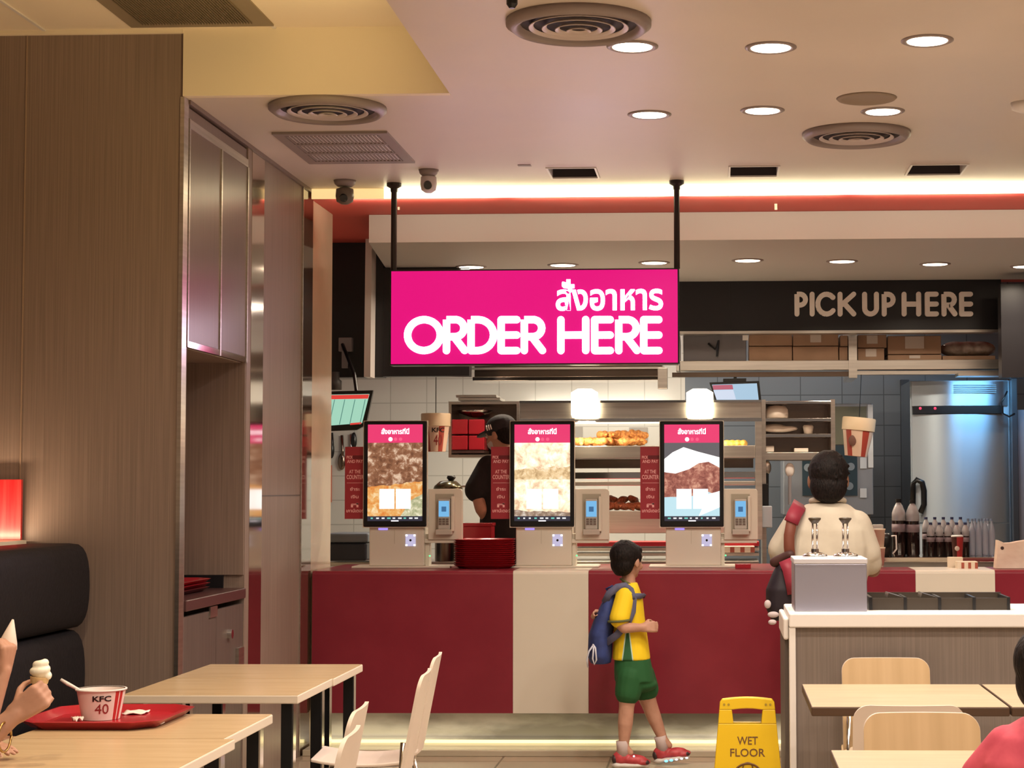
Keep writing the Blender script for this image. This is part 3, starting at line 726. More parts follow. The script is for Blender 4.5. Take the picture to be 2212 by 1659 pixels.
def napkin(px, py, a, b, rot, label, h=.006):
    q = atz(px, py, TZ + .01); mb = MB(); n = 6; vs = []; fs = []
    for i in range(n + 1):
        for j in range(n + 1):
            u = i / n - .5; v = j / n - .5; x = u * a; y = v * b
            vs.append((x * math.cos(rot) - y * math.sin(rot), x * math.sin(rot) + y * math.cos(rot), .004 + h * abs(math.sin(5 * u + 3 * v))))
    k = (n + 1) ** 2; vs += [(x, y, z - .003) for x, y, z in vs]
    for i in range(n):
        for j in range(n):
            p_ = i * (n + 1) + j; fs.append((p_, p_ + 1, p_ + n + 2, p_ + n + 1)); fs.append((p_ + k, p_ + n + 1 + k, p_ + n + 2 + k, p_ + 1 + k))
    for i in range(n):
        fs += [(i, i + k, i + 1 + k, i + 1), (n * (n + 1) + i, n * (n + 1) + i + 1, n * (n + 1) + i + 1 + k, n * (n + 1) + i + k), (i * (n + 1), (i + 1) * (n + 1), (i + 1) * (n + 1) + k, i * (n + 1) + k), (i * (n + 1) + n, i * (n + 1) + n + k, (i + 1) * (n + 1) + n + k, (i + 1) * (n + 1) + n)]
    mb.add(vs, fs); mb.xf(Matrix.Translation((q.x, q.y, TZ + .004)))
    single('paper_napkin', mb, 'paper', label, 'napkin', 'napkins on the red tray', smooth=True)
napkin(294, 1538, .075, .09, .1, 'folded white napkin on the tray, right of the tub')
napkin(322, 1562, .075, .06, -.3, 'crumpled pale napkin on the tray, nearest its right front corner')
napkin(167, 1556, .03, .03, .8, 'small scrap of white paper left of the tub', .015)

# ================================================================ condiment station
x0 = at(1705, 1400, 7.45).x; ys = 7.45; zt = at(1950, 1325, ys).z; zb = at(1950, 1356, ys).z
t = thing('condiment_station', 'wood-fronted condiment station with thick white top and side panel', 'cabinet', (x0 + 1.5, ys + .35, 0))
B('countertop', MB().box(x0, 3.6, ys, ys + .62, zb, zt), 'white2', t, bevel=.006)
B('side_panel', MB().box(x0, x0 + .026, ys + .005, ys + .60, 0, zb), 'white2', t, bevel=.003)
B('front_panel', MB().box(x0 + .026, 3.6, ys + .03, ys + .05, 0, zb), 'wood_grey', t)
B('side_board', MB().box(x0 - .016, x0 - .001, ys + .06, ys + .60, 0, zb - .03), mat('side_board_brown', (.09, .07, .06), .5), t)
B('side_cap', MB().box(x0 - .022, x0 - .0005, ys + .03, ys + .58, zb - .05, zt - .02), 'white2', t, bevel=.008)
yd = ys + .12
x0, x1, z0, z1 = pxr(1716, 1873, 1206, 1323, yd); z0 = zt
t = thing('sauce_dispenser', 'grey steel sauce dispenser box with two pumps on the condiment station', 'dispenser', ((x0 + x1) / 2, yd + .15, z0))
B('box', MB().box(x0, x1, yd, yd + .3, z0, z1 - .022), mat('satin_grey_steel', (.36, .36, .44), .38, .85), t, bevel=.004)
B('lid', MB().box(x0 - .003, x1 + .003, yd - .004, yd + .303, z1 - .022, z1), mat('lid_bright', (.62, .61, .66), .4, .5), t, bevel=.004)
for px in (1760, 1826):
    cxp = at(px, 1150, yd + .13).x; cyp = yd + .13
    p_ = B('pump', MB().lathe([(.052, 0), (.050, .010), (.035, .016), (.015, .022)], (cxp, cyp, z1), 24), 'chrome', t, smooth=True)
    ztop = at(px, 1128, cyp).z
    for s in (-1, 1): B('rod', MB().cyl((cxp + s * .009, cyp, z1 + .018), (cxp + s * .009, cyp, ztop), .0042, n=10), 'chrome', p_, smooth=True)
    B('collar', MB().cyl((cxp, cyp, z1 + .02), (cxp, cyp, z1 + .034), .016), 'chrome', p_)
    B('knob', MB().lathe([(.012, -.006), (.026, .012), (.026, .018), (.01, .02)], (cxp, cyp, ztop), 20), mat('pump_knob', (.05, .035, .02), .35), p_, smooth=True)
x0, x1, z0, z1 = pxr(1878, 2182, 1292, 1324, ys + .2)
t = thing('condiment_organizer', 'long black divided organizer tray behind the white top, right of the dispenser', 'organizer', ((x0 + x1) / 2, ys + .3, zt))
B('front', MB().box(x0, x1, ys + .2, ys + .21, zt, z1), mat('organizer_black', (.045, .035, .026), .3), t)
B('back', MB().box(x0, x1, ys + .45, ys + .46, zt, z1 + .01), mat('organizer_black'), t)
for k in range(5): xx = x0 + (x1 - x0 - .012) * k / 4; B('divider', MB().box(xx, xx + .012, ys + .196, ys + .46, zt, z1 + .004), 'black', t)
for k in range(2):
    px = [1905, 1977][k] + 20; xx = at(px, 1290, ys + .3).x
    B('lid_flap', MB().prism([(xx - .02, z1), (xx - .015, z1 + .018), (xx + .045, z1), (xx + .04, z1 - .004)], .14, (0, ys + .25, 0), ('x', 'z')), mat('organizer_black'), t)

# ================================================================ wet floor sign
YW = 7.55; cA = at(1614, 1508, YW); zt_ = cA.z; xc = cA.x
t = thing('wet_floor_sign', 'yellow folding caution sign reading WET FLOOR', 'floor sign', (xc, YW + .1, 0))
def sign_leaf(sgn):
    wt = 115 * YW / F / 2; wb = .165; th = .014
    def wd(z): return wt + (wb - wt) * (zt_ - z) / zt_
    outer = [(-wb, 0), (-wd(zt_ - .02), zt_ - .02), (-wt + .008, zt_ - .006)] + [(-wt + .008 + (2 * wt - .016) * k / 8, zt_ - .006 + .008 * math.sin(PI * k / 8)) for k in range(1, 8)] + [(wt - .008, zt_ - .006), (wd(zt_ - .02), zt_ - .02), (wb, 0)]
    # handle hole -> build as strips
    hz1 = zt_ - .046; hz0 = zt_ - .102; hw = .062
    mb = MB()
    top = [(-wd(hz1), hz1)] + outer[1:-1] + [(wd(hz1), hz1), (hw, hz1)] + [(hw - 2 * hw * k / 6, hz1 + .005 * math.sin(PI * k / 6)) for k in range(1, 6)] + [(-hw, hz1)]
    L_ = [(-wd(hz0), hz0), (-wd(hz1), hz1), (-hw, hz1), (-hw + .006, hz0)]
    R_ = [(hw - .006, hz0), (hw, hz1), (wd(hz1), hz1), (wd(hz0), hz0)]
    bot = [(-wb, 0), (-wd(hz0), hz0), (wd(hz0), hz0), (wb, 0), (wb - .03, 0), (wb - .05, .05), (-wb + .05, .05), (-wb + .03, 0)]
    for pl in (top, L_, R_, bot): mb.prism([(xc + a, b) for a, b in pl], th, (0, 0, 0), ('x', 'z'))
    ang = math.radians(9) * sgn
    Mx = Matrix.Translation((0, YW + (0 if sgn > 0 else .016), zt_)) @ Matrix.Rotation(-ang, 4, 'X') @ Matrix.Translation((0, 0, -zt_))
    return mb.xf(Mx), Mx
f_, Mx = sign_leaf(1)
fr = B('front_leaf', f_, 'yellow', t, bevel=.003)
b_, _ = sign_leaf(-1)
B('back_leaf', b_, 'yellow', t, bevel=.003)
def leaf_text(s_, dz0, dz1, hw_, off=.012):
    o = text('lettering', s_, 'signtext', None, (xc - hw_, xc + hw_, zt_ - dz1, zt_ - dz0), 0, depth=.001, offset=off)
    for v in o.data.vertices: v.co = Mx @ v.co - Vector(t.location)
    o.parent = fr
mpx = YW / F
leaf_text('WET', 81 * mpx, 98 * mpx, 22 * mpx); leaf_text('FLOOR', 106 * mpx, 123 * mpx, 37 * mpx)
rg = MB(); zc_ = zt_ - 170 * mpx
ring = [(xc + .062 * math.cos(a), -.0015, zc_ + .062 * math.sin(a)) for a in [PI * 2 * k / 28 for k in range(29)]]
rg.tube(ring, .004, 8)
pts = [(xc + .02 * math.cos(a), -.0015, zc_ + .045 + .02 * math.sin(a)) for a in [PI * 2 * k / 16 for k in range(17)]]
rg.tube(pts, .003, 6); rg.xf(Mx)
B('pictogram', rg, 'signtext', fr)
for s_ in (-1, 1):
    rv = MB()
    for k in (0, 1): rv.cyl((xc + s_ * (.075 + .018 * k), -.0015, zt_ - .026), (xc + s_ * (.075 + .018 * k), .002, zt_ - .026), .005, n=10)
    rv.xf(Mx); B('rivet', rv, mat('sign_dim', (.30, .20, .01), .5), fr)

# ================================================================ ordering kiosks
YK = 10.99
def chicken_mat(name, c1, c2, c3, sc, e):
    m = mat(name, (0, 0, 0), .4); N, L, b = nodes(m)
    tc = N.new('ShaderNodeTexCoord'); nz = N.new('ShaderNodeTexNoise'); nz.inputs['Scale'].default_value = sc; nz.inputs['Detail'].default_value = 8; nz.inputs['Roughness'].default_value = .65
    nz.inputs['Distortion'].default_value = .4
    cr = N.new('ShaderNodeValToRGB'); cr.color_ramp.elements[0].position = .36; cr.color_ramp.elements[1].position = .66
    cr.color_ramp.elements[0].color = (*c1, 1); cr.color_ramp.elements[1].color = (*c3, 1); q_ = cr.color_ramp.elements.new(.52); q_.color = (*c2, 1)
    L.new(tc.outputs['Object'], nz.inputs[0]); L.new(nz.outputs[0], cr.inputs[0]); L.new(cr.outputs[0], b.inputs['Emission Color']); b.inputs['Emission Strength'].default_value = e
    b.inputs['Base Color'].default_value = (.01, .01, .01, 1)
    return m
def em(name, c=(1,1,1), e=1): return mat(name, (.01, .01, .01), .4, emit=e, ecol=c)
def jag(x0, x1, za, zb, base, amp, n=14, seed=0):
    """area between a wavy line from (x0,za) to (x1,zb) and the level base"""
    rd = random.Random(seed); top = [(x0 + (x1 - x0) * k / n, za + (zb - za) * k / n + rd.uniform(-amp, amp)) for k in range(n + 1)]
    return [(x0, base)] + top + [(x1, base)]
def kiosk(i, s0, s1, label):
    # s0,s1: screen pixel edges
    x0, x1, z0, z1 = pxr(s0, s1, 910, 1138, YK); wpx = s1 - s0
    t = thing('ordering_kiosk', label, 'kiosk', ((x0 + x1) / 2, YK + .1, ZT), 'self-ordering kiosks on the counter')
    sc = B('screen_housing', MB().box(x0, x1, YK - .03, YK + .02, z0, z1), 'black', t, bevel=.008)
    B('frame', MB().box(x0 - .003, x1 + .003, YK - .022, YK + .012, z0 - .004, z1 + .003), 'plastic_cream', sc)
    yf = YK - .0305; ix0 = x0 + .026; ix1 = x1 - .024; iz0 = z0 + .035; iz1 = z1 - .02; hh = iz1 - iz0
    hd = iz1 - hh * .19; bt = iz0 + hh * .05; l1 = yf - .0006
    def face(nm, poly, m_, lay=0): return B(nm, MB().prism(poly, .0008, (0, yf - .0009 * lay, 0), ('x', 'z')), m_, sc)
    face('header', [(ix0, hd), (ix1, hd), (ix1, iz1), (ix0, iz1)], em('screen_pink', (.85, .045, .17), 1.0), 1)
    text('heading', 'สั่งอาหารที่นี่', em('screen_white', (1, .92, .98), 1.7), sc, (ix0 + .08, ix1 - .08, iz1 - .058, iz1 - .022), yf - .0012, depth=.001, offset=.03)
    for k in range(3):
        dx = (ix0 + ix1) / 2 - .028 + k * .030; B('page_dot', MB().cyl((dx, yf - .0022, iz1 - .088), (dx, yf - .0008, iz1 - .088), .0125 if k == 0 else .010, n=18), em('screen_white') if k == 0 else em('dot_pink', (1, .12, .25), 1.0), sc)
    w_ = ix1 - ix0; ph = hd - bt
    if i == 0:
        face('picture', [(ix0, bt), (ix1, bt), (ix1, hd), (ix0, hd)], chicken_mat('picture_brown', (.16, .06, .03), (.33, .14, .07), (.85, .60, .42), 26, 1.0), 1)
        face('picture_fries', jag(ix0, ix1, bt + ph * .40, bt + ph * .47, bt, .006, seed=3), chicken_mat('picture_fries', (.75, .22, .04), (.85, .42, .12), (1, .78, .45), 22, 1.0), 2)
        face('picture_greens', [(ix1 - w_ * .40, bt), (ix1, bt), (ix1, bt + ph * .30), (ix1 - w_ * .2, bt + ph * .22)], chicken_mat('picture_green', (.30, .34, .16), (.62, .58, .36), (1, .95, .7), 30, 1.0), 3)
    elif i == 1:
        face('picture', [(ix0, bt), (ix1, bt), (ix1, hd), (ix0, hd)], chicken_mat('picture_pale', (.62, .40, .24), (1.0, .80, .55), (1, .98, .86), 17, 1.35), 1)
        face('picture_piece', jag(ix0, ix1, bt + ph * .62, bt + ph * .68, bt + ph * .50, .01, seed=5), chicken_mat('picture_crumb', (.48, .30, .14), (.85, .60, .32), (1, .9, .68), 24, 1.1), 2)
        face('picture_crust', jag(ix0, ix1, bt + ph * .08, bt + ph * .05, bt, .006, seed=6), chicken_mat('picture_brown'+'2', (.20, .12, .08), (.40, .28, .2), (.8, .7, .6), 24, 1.0), 2)
    else:
        face('picture', [(ix0, bt), (ix1, bt), (ix1, hd), (ix0, hd)], em('picture_grey', (.13, .12, .13), 1), 1)
        mound = [(ix0, bt + ph * .45), (ix0, bt + ph * .78), (ix0 + w_ * .15, bt + ph * .87), (ix0 + w_ * .35, bt + ph * .94), (ix0 + w_ * .6, bt + ph * .88), (ix1, bt + ph * .80), (ix1, bt + ph * .5)]
        face('picture_mound', mound, em('picture_white', (1, .98, .95), 1.5), 2)
        face('picture_chicken', [(ix0, bt + ph * .22), (ix0, bt + ph * .60), (ix0 + w_ * .2, bt + ph * .58), (ix0 + w_ * .45, bt + ph * .64), (ix0 + w_ * .62, bt + ph * .72), (ix0 + w_ * .8, bt + ph * .74), (ix1, bt + ph * .66), (ix1, bt + ph * .20)], chicken_mat('picture_redbrown', (.20, .05, .04), (.42, .14, .10), (.75, .38, .26), 28, 1.0), 3)
        face('picture_base', jag(ix0, ix1, bt + ph * .26, bt + ph * .34, bt, .012, n=8, seed=9), em('picture_ice', (.55, .80, .88), 1.0), 4)
        face('picture_frost', [(ix0 + w_ * .62, bt), (ix1, bt + ph * .12), (ix1, bt + ph * .34), (ix0 + w_ * .8, bt + ph * .3)], em('picture_white'), 5)
    for k in (0, 1):
        bx = ix0 + w_ * (.22 + .30 * k); bz = bt + ph * .10
        B('choice_card', MB().box(bx, bx + w_ * .27, yf - .0065, yf - .005, bz, bz + ph * .27), em('card_white', (1, .98, .98), 1.6), sc, bevel=.0004)
    face('icon_bar', [(ix0, iz0), (ix1, iz0), (ix1, bt), (ix0, bt)], em('bar_dark', (.03, .03, .05), 1), 1)
    rd = random.Random(i + 3)
    for k in range(9):
        dx = ix0 + w_ * (.06 + .10 * k); B('icon', MB().box(dx, dx + .010 + .012 * rd.random(), yf - .0025, yf - .0018, bt - .016, bt - .008), em(['icon_white', 'icon_violet', 'icon_green'][rd.choice((0, 0, 1, 2))], rd.choice([(1, 1, 1)]), 1) if k % 3 else em('icon_teal', (.2, .7, .6), 1), sc)
    B('brand_strip', MB().box((ix0 + ix1) / 2 - .022, (ix0 + ix1) / 2 + .022, yf - .0022, yf - .0005, iz0 - .002, iz0 + .004), em('screen_white'), sc)
    # body
    bx0 = x0 + .018 + .014; bx1 = x1 - .018
    bd = B('pedestal', MB().box(bx0, bx1, YK + .0, YK + .17, ZT + .012, z0 + .03), 'plastic_cream', t, bevel=.006)
    B('base_plate', MB().box(bx0 - .10, bx1 + .16, YK - .03, YK + .22, ZT + .0005, ZT + .012), 'plastic_cream', t, bevel=.003)
    B('status_light', MB().box(bx0 + .055, bx0 + .11, YK - .003, YK + .001, z0 - .018, z0 - .008), em('violet_light', (.35, .25, 1), 1.4), bd)
    B('panel_line', MB().box(bx0 + .15, bx0 + .152, YK - .0012, YK + .001, z0 - .10, z0 - .02), mat('line_tan', (.5, .44, .34), .5), bd)
    q = at(s0 + wpx * .735, 1167, YK); qx, qz = q.x, q.z
    B('scanner', MB().box(qx - .03, qx + .03, YK - .004, YK + .001, qz - .035, qz + .035), em('scanner_pale', (.55, .50, .70), 1.0), bd, bevel=.001)
    for sx in (-1, 1):
        for sz in (-1, 1):
            B('scanner_light', MB().box(qx + sx * .024 - .006, qx + sx * .024 + .006, YK - .006, YK - .004, qz + sz * .029 - .005, qz + sz * .029 + .005), em('scanner_white', (1, .98, 1), 1.8), bd)
    B('scanner_eye', MB().cyl((qx, YK - .0065, qz), (qx, YK - .004, qz), .007, n=14), 'black', bd)
    gx = bx1 + .02; B('green_light', MB().sphere((gx + .008, YK + .045, ZT + .07), .005, 8, 6), em('green_light', (.1, 1, .3), 2), t)
    B('support_post', MB().box(bx1 + .001, bx1 + .022, YK + .05, YK + .15, ZT + .012, ZT + .20), 'plastic_cream', t)
    # card reader wing
    rx0, rx1, rz0, rz1 = pxr(s1 + 1, s1 + 74, 1056, 1166, YK)
    n = 6; poly = [(rx0, rz0), (rx0, rz1)] + [(rx1 - .02 + .02 * math.sin(a), rz1 - .02 + .02 * math.cos(a)) for a in [PI / 2 * k / n for k in range(n + 1)]] + [(rx1, rz0)]
    cr_ = B('card_reader_wing', MB().prism(poly, .05, (0, YK + .02, 0), ('x', 'z')), 'plastic_cream', t, bevel=.003)
    cx_ = (rx0 + rx1) / 2 - .002
    B('recess', MB().box(cx_ - .055, cx_ + .055, YK + .016, YK + .021, rz0 + .04, rz1 - .03), mat('recess_tan', (.42, .38, .30), .5), cr_)
    rd_ = B('card_reader', MB().box(cx_ - .038, cx_ + .038, YK - .015, YK + .018, rz0 + .06, rz1 - .06), mat('reader_grey', (.50, .47, .42), .4), cr_, bevel=.008)
    B('reader_screen', MB().box(cx_ - .031, cx_ + .031, YK - .018, YK - .0151, rz1 - .165, rz1 - .072), em('reader_blue', (.18, .48, .80), 1.0), rd_)
    B('reader_mark', MB().box(cx_ - .014, cx_ + .014, YK - .020, YK - .0181, rz1 - .135, rz1 - .105), em('reader_dark', (.04, .14, .30), 1.0), rd_)
    kp = MB()
    for a in range(3):
        for b2 in range(3): kp.box(cx_ - .030 + a * .021, cx_ - .014 + a * .021, YK - .0185, YK - .0152, rz1 - .185 - b2 * .014, rz1 - .175 - b2 * .014)
    B('keypad', kp, mat('key_brown', (.16, .12, .10), .5), rd_)
    B('reader_cradle', MB().box(cx_ - .05, cx_ + .05, YK - .02, YK + .02, rz0 + .03, rz0 + .062), mat('recess_tan2', (.52, .46, .40), .4), cr_, bevel=.004)
    B('cradle_arm', MB().box(cx_ + .042, cx_ + .060, YK - .02, YK + .018, rz0 + .05, rz1 - .045), 'plastic_cream', cr_, bevel=.004)
    B('bracket', MB().box(bx1, rx1 - .005, YK + .03, YK + .12, rz0 - .02, rz0 + .004), 'plastic_cream', t, bevel=.002)
    # red notice on the left
    tx0, tx1, tz0, tz1 = pxr(s0 - 43, s0 + 2, 965, 1121, YK)
    tg = B('notice', MB().box(tx0, tx1, YK + .013, YK + .018, tz0, tz1), mat('notice_red', (.36, .03, .045), .45), t)
    tm = mat('notice_pink', (.95, .50, .50), .6); hh = tz1 - tz0
    for s_, a, b2, c_, d in (('PICK', .08, .38, .125, .165), ('AND PAY', .1, .86, .18, .225), ('AT THE', .2, .76, .32, .37), ('COUNTER', .08, .90, .39, .45), ('ชำระ', .25, .72, .56, .61), ('เงิน', .3, .66, .67, .715), ('ที่', .3, .66, .78, .84), ('เคาน์เตอร์', .08, .92, .86, .91)):
        text('lettering', s_, tm, tg, (tx0 + (tx1 - tx0) * a, tx0 + (tx1 - tx0) * b2, tz1 - hh * d, tz1 - hh * c_), YK + .0128, depth=.001, offset=.02)
    B('rule', MB().box(tx0 + .012, tx1 - .012, YK + .0115, YK + .013, tz1 - hh * .505, tz1 - hh * .50), tm, tg)
    B('printed_block', MB().box(tx0 + .045, tx1 - .006, YK + .0122, YK + .013, tz1 - hh * .17, tz1 - hh * .12), mat('notice_dark', (.15, .008, .015), .5), tg)
kiosk(0, 787, 923, 'ordering kiosk with brown fried food on screen, leftmost on the counter')
kiosk(1, 1103, 1241, 'ordering kiosk with very pale crumbed food on screen, beside the red tray stack')
kiosk(2, 1426, 1563, 'ordering kiosk with white mound and reddish chicken on screen, right of the boy')

# stack of red trays on the counter
x0, x1, z0, z1 = pxr(977, 1109, 1155, 1226, 10.85)
nt = 13; hz = (z1 - .01 - ZT - .03) / nt
for k in range(nt):
    single('food_tray', tray_mb((x0 + x1) / 2 + random.uniform(-.002, .002), 10.99, ZT + .001 + k * hz, x1 - x0, .30, .022, .07), 'traycol' if k % 2 else mat('tray_red_deep', (.42, .018, .027), .25), 'red serving tray in the counter stack beside the middle kiosk' + (', topmost' if k == nt - 1 else ', bottom one' if k == 0 else ''), 'tray', 'trays stacked on the counter', auto=True)
x0, x1, z0, z1 = pxr(1000, 1062, 1130, 1215, 11.32)
t = thing('red_box', 'red plastic box standing behind the stack of counter trays', 'box', ((x0 + x1) / 2, 11.4, ZT))
B('body', MB().box(x0, x1, 11.32, 11.48, ZT, z1 - .02), 'traycol', t, bevel=.004)
B('lip', MB().box(x0 - .005, x1 + .005, 11.315, 11.485, z1 - .02, z1), 'traycol', t, bevel=.003)
# ================================================================ kitchen
ZK = .18
def pbx(name, px0, px1, py0, py1, Y, d, m, label, cat, group=None, **k):
    return single(name, MB().pbox(px0, px1, py0, py1, Y, d), m, label, cat, group, **k)
# left: order screen on its arm
YM = 12.0
t = thing('order_screen', 'tilted order screen with green columns and red header, at left above the counter', 'monitor', (at(757, 880, YM).x, YM, at(757, 925, YM).z))
def quad(name, pts, Y, d, m, par, **k):
    vs = [at(a, b, Y) for a, b in pts]; mb = MB().prism([(v.x, v.z) for v in vs], d, (0, Y, 0), ('x', 'z')); return B(name, mb, m, par, **k)
quad('case', [(690, 846), (806, 843), (790, 918), (770, 929), (690, 932)], YM, .04, 'black', t, bevel=.003)
quad('screen', [(690, 853), (798, 851), (782, 914), (690, 921)], YM - .004, .003, em('screen_green', (.36, .66, .50), 1), t)
quad('header_bar', [(690, 854), (797, 852), (795, 861), (690, 863)], YM - .008, .003, em('screen_red', (.75, .05, .04), 1), t)
for k in range(4):
    a = 722 + k * 22; quad('column_line', [(a, 863), (a + 1.5, 863), (a - 10, 917), (a - 11.5, 917)], YM - .008, .002, em('line_green', (.08, .22, .18), 1), t)
quad('footer_mark', [(757, 914), (781, 912), (780, 916), (756, 918)], YM - .008, .002, em('screen_red'), t)
a = at(770, 845, YM + .03); b = at(742, 745, 12.45)
B('arm', MB().tube([(a.x, YM + .03, a.z), (a.x - .03, YM + .1, a.z + .12), (b.x, 12.42, b.z)], .012), 'black', t)
t = thing('wall_bracket', 'grey bracket with short pipe on the dark wall above the order screen', 'bracket', (at(746, 760, 12.4).x, 12.45, at(746, 790, 12.4).z))
B('plate', MB().pbox(731, 760, 729, 759, 12.42, .05), mat('grey_paint', (.22, .20, .21), .5), t, bevel=.004)
B('pipe', MB().pbox(738, 750, 759, 795, 12.43, .03), mat('grey_paint'), t)
single('siren_cylinder', MB().lathe([(.05, 0), (.05, .06), (.035, .07), (.035, .12)], at(722, 842, 12.3), 20), mat('dim_grey', (.06, .055, .055), .5), 'dark cylinder fitting above the order screen at the column', 'fitting', smooth=True)
# wall shelf with utensils at left
for i, (px, y0_, y1_, w_, m_, lab) in enumerate(((714, 935, 985, 9, 'black', 'black grip utensil hanging at far left'), (736, 940, 1010, 12, 'steel_dark', 'dark ladle with shiny bowl hanging at left'), (755, 1008, 938, 7, 'steel', 'slim steel rod hanging behind the ladle'), (762, 935, 965, 10, 'black', 'black hook handle peeking above the red notice'))):
    a = at(px, min(y0_, y1_), 15.14); b = at(px, max(y0_, y1_), 15.14)
    mb = MB().tube([(a.x, 15.188, a.z), (a.x + .01, 15.175, (a.z + b.z) / 2), (b.x, 15.175, b.z + .06)], .012).sphere((b.x, 15.178, b.z + .05), (w_ * .0019 * 1.4, .02, .07), 12, 8)
    single('kitchen_utensil', mb, m_, lab, 'utensil', 'utensils hung on the back wall at left', smooth=True)
pbx('orange_cloth', 704, 716, 1005, 1085, 15.178, .02, mat('orange_cloth', (.5, .16, .10), .8), 'orange-red cloth strip hanging by the column', 'cloth')
t = thing('bin_stack', 'dark plastic bins behind the counter at far left', 'bin', (at(750, 1180, 11.9).x, 12.1, .9))
B('bin', MB().pbox(700, 792, 1172, 1212, 11.9, .4), mat('bin_dark', (.03, .035, .05), .4), t, bevel=.015)
B('lid', MB().pbox(702, 795, 1152, 1172, 11.88, .4), mat('bin_grey', (.16, .19, .22), .35), t, bevel=.012)
# steel worktop behind the left part
x0 = at(700, 1200, 12.0).x; zwt = at(1300, 1214, 12.0).z
t = thing('work_table', 'steel kitchen work table behind the kiosks', 'work table', (-.6, 12.3, ZK))
B('top', MB().box(-3.2, at(1640, 1200, 12.0).x, 12.1, 12.6, zwt - .03, zwt), 'steel', t, bevel=.003)
B('undershelf', MB().box(-3.1,   .2, 12.12, 12.5, .5, .52), 'steel', t)
for xx in (-3.1, -1.4, .2):
    for yy in (12.15, 12.5): B('leg', MB().cyl((xx, yy, ZK), (xx, yy, zwt - .03), .02), 'steel', t)
# hanging paper bucket sign
def bucket(px0, px1, py0, py1, Y, label, lean=0, txt=None):
    x0, x1, z0, z1 = pxr(px0, px1, py0, py1, Y); r = (x1 - x0) / 2; c_ = Vector(((x0 + x1) / 2, Y + r, z0)); h = z1 - z0
    t = thing('hanging_bucket_sign', label, 'hanging sign', tuple(c_), 'paper bucket signs')
    Mr = Matrix.Rotation(lean, 3, 'Y')
    B('bucket', MB().lathe([(r * .68, 0), (r * .93, h * .66)], c_, 36, M_=Mr), striped('bucket_stripes'), t, auto=True)
    B('rim_band', MB().lathe([(r * .93, h * .66), (r * 1.0, h * .67), (r * 1.02, h * .97), (r * .98, h)], c_, 36, M_=Mr), mat('bucket_cream', (.66, .50, .33), .5), t, auto=True)
    if txt:
        o = wrap_text('lettering', txt, 'black', t, r * .68, r * .93, h * .66, -PI / 2 + .35, r * .9, h * .50, h * .62, .02)
        o = wrap_text('lettering', '40', mat('number_brown'), t, r * .68, r * .93, h * .66, -PI / 2 + .35, r * .6, h * .16, h * .44)
    else:
        B('dark_print', MB().sphere((c_.x - r * .25, c_.y - r * .80, c_.z + h * .40), (r * .24, r * .06, h * .14), 14, 8), mat('print_brown', (.16, .07, .05), .6), t)
    B('cord', MB().tube([c_ + Mr @ Vector((0, 0, h)), Vector((c_.x + lean * h * 1.6, c_.y, (zs if txt else pxr(1466, 2162, 778, 799, 13.7)[2] - .034) - .001))], .003, 6), 'black', t)
def striped(name):
    if name in MATS: return MATS[name]
    m = mat(name, (.70, .50, .38), .5); N, L, b = nodes(m)
    tc = N.new('ShaderNodeTexCoord'); sp_ = N.new('ShaderNodeSeparateXYZ'); L.new(tc.outputs['Object'], sp_.inputs[0])
    a = N.new('ShaderNodeMath'); a.operation = 'ARCTAN2'; L.new(sp_.outputs[1], a.inputs[0]); L.new(sp_.outputs[0], a.inputs[1])
    s = N.new('ShaderNodeMath'); s.operation = 'MULTIPLY'; s.inputs[1].default_value = 5; L.new(a.outputs[0], s.inputs[0])
    s2 = N.new('ShaderNodeMath'); s2.operation = 'SINE'; L.new(s.outputs[0], s2.inputs[0])
    g = N.new('ShaderNodeMath'); g.operation = 'GREATER_THAN'; g.inputs[1].default_value = .35; L.new(s2.outputs[0], g.inputs[0])
    mx = N.new('ShaderNodeMix'); mx.data_type = 'RGBA'; L.new(g.outputs[0], mx.inputs['Factor'])
    mx.inputs[6].default_value = (.70, .50, .38, 1); mx.inputs[7].default_value = (.36, .05, .03, 1); L.new(mx.outputs[2], b.inputs['Base Color'])
    return m
bucket(1815, 1887, 901, 985, 13.6, 'cream paper bucket with red stripes hanging above the customer', .10)
bucket(905, 968, 892, 975, 12.6, 'cream paper bucket lettered KFC hanging beside the left kiosk', .0, 'KFC')
# rack with red boxes
YR = 13.0
x0, x1, z0, z1 = pxr(969, 1122, 867, 988, YR)
t = thing('wall_rack', 'open steel rack holding folded red boxes, behind the employee', 'rack', ((x0 + x1) / 2, YR + .2, z0))
B('shelf', MB().box(x0, x1, YR, YR + .4, z1 - .02, z1), 'steel', t); B('shelf', MB().box(x0, x1, YR, YR + .4, z0, z0 + .02), 'steel', t)
for xx in (x0, x1 - .02): B('side', MB().box(xx, xx + .02, YR, YR + .4, z0 + .02, z1 - .02), 'steel', t)
B('back', MB().box(x0 + .02, x1 - .02, YR + .38, YR + .4, z0 + .02, z1 - .02), 'steel_dark', t)
zz = at(1010, 975, YR).z
for r_, (a, b) in enumerate(((906, 938), (941, 972))):
    for c_ in range(2):
        pa = 976 + c_ * 36; p0 = at(pa, a, YR + .05); p1 = at(pa + 34, b, YR + .05)
        single('red_carton', MB().box(p0.x, p1.x, YR + .05, YR + .3, p1.z, p0.z), 'traycol', 'small red folded carton on the steel rack, ' + ('upper' if r_ == 0 else 'lower') + ' row ' + ('left' if c_ == 0 else 'right'), 'carton', 'red cartons on the rack', bevel=.006)
pbx('carton_stand', 972, 1046, 973, 979, YR + .04, .3, 'darkbrown', 'thin dark board beneath the red cartons on the rack', 'board')
pbx('steel_pan', 985, 1072, 853, 858, YR + .05, .3, 'steel', 'flat steel pan on top of the rack, upper one', 'pan')
